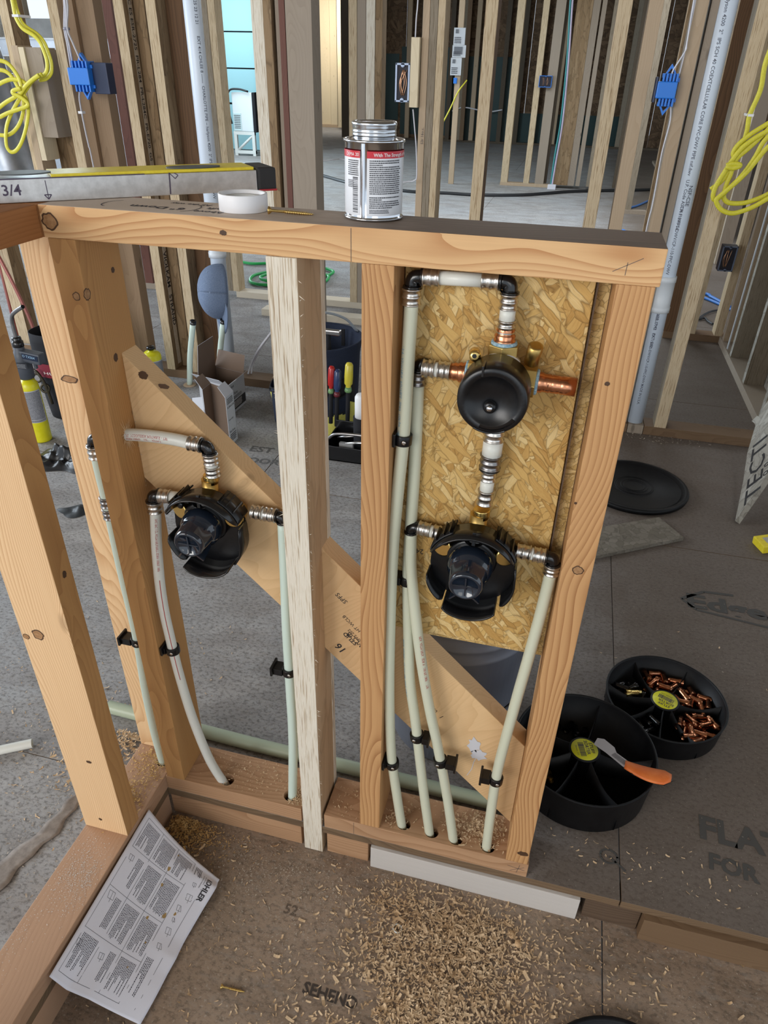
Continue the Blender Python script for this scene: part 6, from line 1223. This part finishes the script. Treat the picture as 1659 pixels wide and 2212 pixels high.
cable('white_cable', [(.750,2.0,1.6),(.755,2.0,1.443),(.760,2.0,1.338),(.760,2.0,1.314),(.737,2.0,1.265),(.735,2.0,1.252)], .0034, cab_w, 'left white cable into the right blue box', flat=fl2)
cable('white_cable', [(.758,2.008,1.6),(.7605,2.008,1.444),(.7605,2.008,1.351),(.7605,2.008,1.315),(.7585,2.008,1.265),(.757,2.008,1.248)], .0030, cab_w, 'white cable along the tan stud into the right blue box', flat=fl2)
cable('white_cable', [(.752,2.008,1.165),(.7595,2.01,1.117),(.754,2.01,1.028),(.757,2.01,.929),(.758,2.01,.855),(.755,2.01,.779),(.757,2.01,.4)], .0030, cab_w, 'white cable descending from the right blue box along the tan stud', flat=fl2)
cable('white_cable', [(-.095,1.985,1.6),(-.097,1.985,1.439),(-.100,1.985,1.39),(-.102,1.99,1.339)], .0032, cab_w, 'white cable above the switch box block', flat=fl2)
cable('white_cable', [(-.10,1.985,1.13),(-.092,1.98,1.083),(-.082,1.98,1.01),(-.076,1.98,.92),(-.085,1.98,.905),(-.1,1.98,.901),(-.16,1.985,.897),(-.30,2.2,.903),(-.509,2.5,.907),(-.562,2.5,.905),(-.605,2.5,.899),(-.70,2.5,.90)], .0032, cab_w, 'white cable looping from the switch box behind the can', flat=fl2)
cable('white_cable', [(-.840,2.075,.040),(-.835,2.09,.08),(-.800,2.1,.15),(-.735,2.1,.235),(-.62,2.1,.36)], .0038, cab_w, 'upper of two white cables rising from the plate near the carton', flat=fl2)
cable('white_cable', [(-.852,2.066,.040),(-.845,2.085,.075),(-.812,2.092,.14),(-.760,2.092,.21),(-.66,2.095,.33)], .0036, cab_w, 'lower of two white cables rising from the plate near the carton', flat=fl2)
cable('extension_cord', [(-4.6,9.6,.012),(-3.457,9.16,.012),(-3.005,9.202,.012),(-2.281,8.534,.012),(-1.476,8.151,.012),(-1.033,8.179,.012),(-.648,8.184,.012),(-.128,8.401,.012),(.39,8.902,.012),(.781,9.15,.012),(1.369,9.495,.012),(1.55,9.8,.012)], .021, cab_k, 'thick black cord winding across the far grey floor', 'cord')
gh = thing('green_hose', 'bright green hose coiled on the floor seen beside the pale stud', 'hose', (-1.4, 3.9, 0))
for pts in ([(-1.948,4.256,.012),(-1.765,4.18,.012),(-1.654,4.22,.012),(-1.569,4.234,.012),(-1.38,4.26,.012),(-1.225,4.176,.014)],[(-1.30,4.16,.012),(-1.486,4.027,.012),(-1.573,3.94,.012),(-1.598,3.835,.012),(-1.555,3.705,.012),(-1.483,3.653,.012),(-1.404,3.655,.012),(-1.309,3.663,.012),(-1.15,3.72,.012),(-1.075,3.84,.018),(-1.09,3.98,.014),(-1.14,4.05,.012)],
            [(-1.36,4.06,.03),(-1.454,3.946,.03),(-1.5,3.848,.03),(-1.506,3.76,.03),(-1.448,3.70,.03),(-1.352,3.70,.03),(-1.2,3.76,.03),(-1.14,3.9,.03)],[(-1.225,4.176,.014),(-1.202,4.213,.014),(-1.141,4.176,.014),(-1.105,4.131,.014),(-1.106,4.047,.014),(-1.125,4.013,.014)],[(-1.35,3.98,.045),(-1.43,3.90,.045),(-1.44,3.80,.04),(-1.36,3.76,.04),(-1.25,3.80,.04),(-1.2,3.9,.04)]):
    MB().tube(catmull(pts, 6), .010, 10).build('hose_loop', hose_g, gh)
cable('blue_cable', [(1.20,4.5,.01),(1.427,4.407,.01),(1.457,4.345,.01),(1.486,4.273,.01),(1.55,4.10,.01)], .010, cab_b, 'blue cable on the floor at the right edge', 'cable'); cable('blue_cable', [(1.24,4.42,.01),(1.40,4.30,.01),(1.48,4.18,.01),(1.56,4.02,.01)], .009, cab_b, 'second dull blue cable beside it at the right edge', 'cable')
cable('black_cable', [(1.311,3.761,.01),(1.359,3.875,.01),(1.41,3.964,.01),(1.457,4.011,.01)], .006, cab_k, 'upper black cable curl near the right wall foot'); cable('black_cable', [(1.311,3.761,.01),(1.355,3.805,.01),(1.369,3.741,.01),(1.388,3.691,.01)], .006, cab_k, 'lower black cable curl near the right wall foot')
cable('blue_cable', [(.957,6.564,.01),(1.016,6.469,.01),(1.099,6.477,.01),(1.22,6.55,.01)], .010, cab_b, 'blue cable on the grey floor just above the plate end'); cable('blue_cable', [(.998,7.813,.01),(1.151,8.101,.01),(1.362,8.714,.01),(1.5,9.0,.01)], .012, cab_b, 'distant blue cable on the floor left of the tan stud')
cable('teal_cable', [(.09,9.2,2.4),(.095,9.2,1.935),(.141,9.2,1.416),(.166,9.22,.764),(.150,9.22,.365),(.150,9.2,.009)], .011, cab_t, 'teal cable hanging down the far partition post'); cable('violet_cable', [(.11,9.18,2.4),(.120,9.18,1.935),(.160,9.18,1.416),(.190,9.20,.765),(.175,9.20,.315),(.165,9.18,.01)], .010, cab_p, 'pale violet cable beside the teal one on the far post')
tag(MB().box(.115,.215,9.10,9.17,.001,.055).build('cable_tag', cab_w, bevel=.004), 'small white block at the foot of the far post', 'block')
cable('white_cable', [(-2.2,15.33,.55),(-1.95,15.33,.62),(-1.5,15.33,.56),(-1.2,15.33,.60)], .012, cab_w, 'white cable drooping across the far dark wall')
cable('yellow_cable', [(-1.0,9.1,1.15),(-1.10,9.1,1.02),(-1.18,9.1,.85),(-1.30,9.1,.62)], .008, cab_y, 'thin yellow cable below the papers on the far stud')
# papers stapled to a far stud
pst = thing('post_stud', 'slim far stud carrying pinned white papers', 'stud', (-1.10, 9.1, 0)); MB().box(-1.150,-1.085,9.10,9.14,.001,3.0).build('upright', tan_z, pst)
pw = mat('far_paper', .7, col=(.55,.57,.60)); gk = mat('grey_photo', .6, col=(.14,.15,.17))
for x0, x1, z0, z1, lab, dk in ((-1.190,-1.055,1.500,1.668,'white paper tag with barcode, topmost on the far stud',0),(-1.195,-1.035,1.375,1.498,'paper with grey photo, second on the far stud',1),(-1.205,-1.075,1.195,1.372,'white slip hanging lowest on the far stud',2)):
    p_ = thing('pinned_paper', lab, 'paper', ((x0+x1)/2, 9.07, z0)); MB().box(x0, x1, 9.085-.006*dk, 9.088-.006*dk, z0, z1).build('sheet', pw, p_)
    M = MB(); dashes(M, lambda u, v: (x0+.012+u, 9.080-.006*dk, z0+.012+v), (x1-x0)*.6, (z1-z0)*.4, 4, dk+3); M.build('print', printk, p_)
    MB().box(x0+.02, x0+(.055 if dk != 1 else .12), 9.081-.006*dk, 9.084-.006*dk, z1-(.055 if dk != 1 else .09), z1-.015).build('picture', gk, p_)
tag(MB().box(-1.155,-1.115,9.05,9.09,1.11,1.17).build('blue_clip', blue, bevel=.004), 'small blue box under the pinned papers', 'electrical box')
# switch cabinet on its crate by the far window, copper lines at the left
cb = thing('power_cabinet', 'white power cabinet with black cable on a crate by the far window', 'cabinet', (-4.85, 11.1, .33))
MB().box(-5.00,-4.655,11.05,11.25,.345,.885).build('cabinet_body', mat('cabinet_white', .5, col=(.70,.76,.78)), cb, bevel=.015); MB().box(-4.654,-4.60,11.03,11.26,.34,.89).build('cabinet_side', fab_k, cb, bevel=.01)
MB().box(-4.99,-4.86,11.045,11.05,.36,.60).build('label_sheet', mat('pale_cyan_label', .6, col=(.55,.70,.72)), cb); M = MB(); dashes(M, lambda u, v: (-4.98+u, 11.043, .38+v), .11, .20, 8, 2); M.build('label_print', gk, cb)
MB().tube(catmull([(-5.02,11.04,.45),(-5.06,11.02,.70),(-5.02,11.02,.90),(-4.86,11.02,.93),(-4.70,11.02,.90)], 5), .014, 8).build('power_lead', cab_k, cb)
ct = thing('wooden_crate', 'white wooden crate stand under the far power cabinet', 'stand', (-4.85, 11.1, 0)); cwm = mat('crate_white', .6, col=(.68,.70,.68))
for a in ((-5.01,-4.96,.001,.34),(-4.70,-4.65,.001,.34)): MB().box(a[0],a[1],11.05,11.10,a[2],a[3]).build('leg', cwm, ct)
for z in (.03,.30): MB().box(-5.01,-4.65,11.048,11.10,z,z+.045).build('rail', cwm, ct)
MB().tube([(-4.98,11.07,.06),(-4.68,11.07,.30)], .02, 6).build('brace', cwm, ct)
for i, pts in enumerate(([(-2.232,2.25,1.2),(-2.230,2.25,.444),(-2.232,2.25,.275),(-2.236,2.25,.11),(-2.236,2.25,.005)],[(-2.20,2.25,1.2),(-2.212,2.25,.62),(-2.212,2.25,.253),(-2.214,2.25,.086),(-2.214,2.25,.005)],[(-2.30,2.19,.80),(-2.19,2.19,.50),(-2.149,2.19,.384),(-2.121,2.19,.296),(-2.085,2.19,.16),(-2.06,2.19,.01)])): cable('copper_line', pts, .0085, cop_l, ('leftmost copper line dropping behind the torch','second copper line dropping behind the torch','copper line slanting behind the cream corner stud')[i], 'pipe')
# ------------------------------------------------------------------ drilling chips, shavings and dust
chip_a = speck('chip_pale', (.54,.36,.20), (.70,.52,.33), 40, .85); chip_b = speck('chip_golden', (.52,.32,.12), (.66,.44,.18), 40, .85); chip_c = speck('chip_grey', (.30,.25,.20), (.50,.43,.35), 30, .9); dust_w = mat('dust_white', .9, col=(.62,.61,.58))
def chips(name, label, m, spec, seed):
    """spec: (count, x, y, sx, sy, z, length lo, hi, heap height, kind) - kind g gaussian, u uniform"""
    R = random.Random(seed); M = MB()
    for cnt, cx, cy, sx, sy, z, l0, l1, hp_, kind in spec:
        i = 0
        while i < cnt:
            if kind == 'g': x, y = R.gauss(cx, sx), R.gauss(cy, sy)
            else: x, y = R.uniform(cx-sx, cx+sx), R.uniform(cy-sy, cy+sy)
            i += 1
            if not OKF(x, y, z): continue
            e = math.exp(-((x-cx)/(sx*1.1))**2/2-((y-cy)/(sy*1.1))**2/2) if kind == 'g' else .2
            zz = z + .0006 + R.random()*hp_*e; L = R.uniform(l0, l1)*(1 if R.random() < .9 else 1.7); w = L*R.uniform(.14, .38); a = R.uniform(0, 2*pi); til = R.uniform(-.5, .5)
            curl = R.uniform(.4, 2.6); d = Vector((math.cos(a), math.sin(a), 0)); sd = Vector((-d.y, d.x, R.uniform(-.5,.5))); n = 3; vs = []
            for k in range(n+1):
                t = k/n-.5; q = Vector((x,y,zz+w*.25)) + d*(math.sin(curl*t)/curl*L) + Vector((0,0,(1-math.cos(curl*t))/curl*L*.8 + abs(til)*L*.12*(t+.5))); ww = w*(1-.5*abs(t)*2*R.random())
                vs += [q - sd*ww/2, q + sd*ww/2]
            M.add(vs, [(2*k, 2*k+1, 2*k+3, 2*k+2) for k in range(n)])
    o = M.build(name, m, kind='stuff'); return tag(o, label, 'wood shavings')
def OKF(x, y, z):
    if z < -.01 and .235 < x < .375 and -.270 < y < -.212 and int(x*1e5) % 5: return False
    if z < -.01: return x > -.120 and y < -.006 and math.hypot(x-.775, y+.301) > .142
    if z > .03:
        if y < 0 or x < -.128: return -.213 < x < -.129 and y < .057 and not (-.139 < y < -.096)
        return 0.004 < y < .085 and -.120 < x < .592 and not (.162 < x < .209) and not (.277 < x < .321) and x < .55 and not (x < -.08 )
    if x > -.2155 and x < .60 and y < .0895: return False
    if math.hypot(x-.685, y-.2545) < .143 or math.hypot(x-.864, y-.467) < .134 or math.hypot(x-.398, y-.335) < .135: return False
    if .10 < y < .165 and z < .01 and x > -.36 and x < .54: return False
    return y > 0 or x < -.217
chips('shavings_heap', 'heap of pale curled drill shavings on the lower floor in front of the valve bay', chip_a, [
    (1900, .47, -.085, .085, .035, FZ, .004, .010, .012, 'g'), (3600, .47, -.20, .090, .070, FZ, .004, .011, .010, 'g'), (1300, .43, -.30, .13, .06, FZ, .004, .011, .004, 'g'), (500, .62, -.14, .10, .07, FZ, .004, .010, .002, 'g'),
    (420, .38, -.22, .50, .22, FZ, .003, .011, .0, 'u'), (140, 1.2, -.2, .5, .2, FZ, .004, .013, .0, 'u')], 1)
chips('shavings_fine', 'fine crumbs of wood scattered over the lower floor', chip_c, [(2600, .30, -.13, .28, .10, FZ, .0012, .0035, .0, 'u'), (2400, .12, -.06, .16, .045, FZ, .0012, .004, .003, 'g'), (900, .8, -.2, .5, .22, FZ, .0012, .0035, .0, 'u')], 2)
chips('shavings_corner', 'golden shavings piled in the inner corner below the side wall', chip_b, [(900, -.088, -.030, .024, .018, FZ, .003, .008, .020, 'g'), (500, -.05, -.035, .045, .02, FZ, .002, .006, .008, 'g')], 3)
chips('shavings_plate', 'shavings on the sole plate around the drilled holes', chip_a, [(620, .500, .050, .028, .018, T, .003, .008, .012, 'g'), (160, .405, .050, .06, .025, T, .002, .005, .002, 'g'), (110, .345, .03, .012, .012, T, .003, .008, .006, 'g'), (420, .05, .050, .07, .025, T, .002, .005, .002, 'g'), (160, .150, .018, .008, .012, T, .003, .006, .005, 'g'), (110, .24, .05, .02, .03, T, .002, .006, .001, 'g')], 4)
chips('shavings_side', 'shavings on the side wall plate and around its foot', chip_b, [(380, -.165, .030, .022, .016, T, .002, .006, .003, 'g'), (420, -.165, -.055, .020, .028, T, .002, .007, .008, 'g'), (120, -.15, -.002, .02, .01, T, .002, .006, .004, 'g')], 5)
chips('shavings_floor', 'big curled shavings on the floor left of the side wall', chip_a, [(420, -.285, .030, .040, .040, 0, .006, .014, .018, 'g'), (420, -.262, .130, .026, .040, 0, .006, .014, .016, 'g'), (160, -.36, .03, .10, .07, 0, .004, .010, .002, 'g'), (500, -.45, .15, .30, .35, 0, .002, .007, .0, 'u'), (60, .80, .09, .18, .05, 0, .004, .009, .0, 'u'), (40, 1.0, .4, .4, .4, 0, .004, .009, .0, 'u')], 6)
chips('shavings_dust', 'grey wood dust on the floor behind the half wall', chip_c, [(5200, .06, .36, .30, .26, 0, .001, .0028, .0, 'g'), (1500, -.3, .4, .5, .4, 0, .001, .003, .0, 'u'), (900, .9, .5, .45, .5, 0, .001, .003, .0, 'u'), (500, -1.05, 1.90, .40, .06, 0, .003, .010, .003, 'g'), (350, -.31, -.12, .06, .10, 0, .002, .006, .001, 'g'), (150, .95, 2.0, .1, .03, 0, .004, .010, .004, 'g')], 7)
chips('shavings_white', 'chalky white specks on the side wall plate', dust_w, [(900, -.180, -.215, .012, .035, T, .0008, .002, .0, 'g'), (700, -.150, -.235, .010, .030, T, .0008, .002, .0, 'g'), (500, -.200, -.40, .010, .14, T, .0008, .002, .0, 'g')], 8)
for i, (x, y, z) in enumerate(((.377,.073,H),(.560,.076,H),(.590,.079,H))):
    pass
chips('shavings_top', 'three small tufts of shavings along the back edge of the top plate', chip_a, [], 9) if False else None
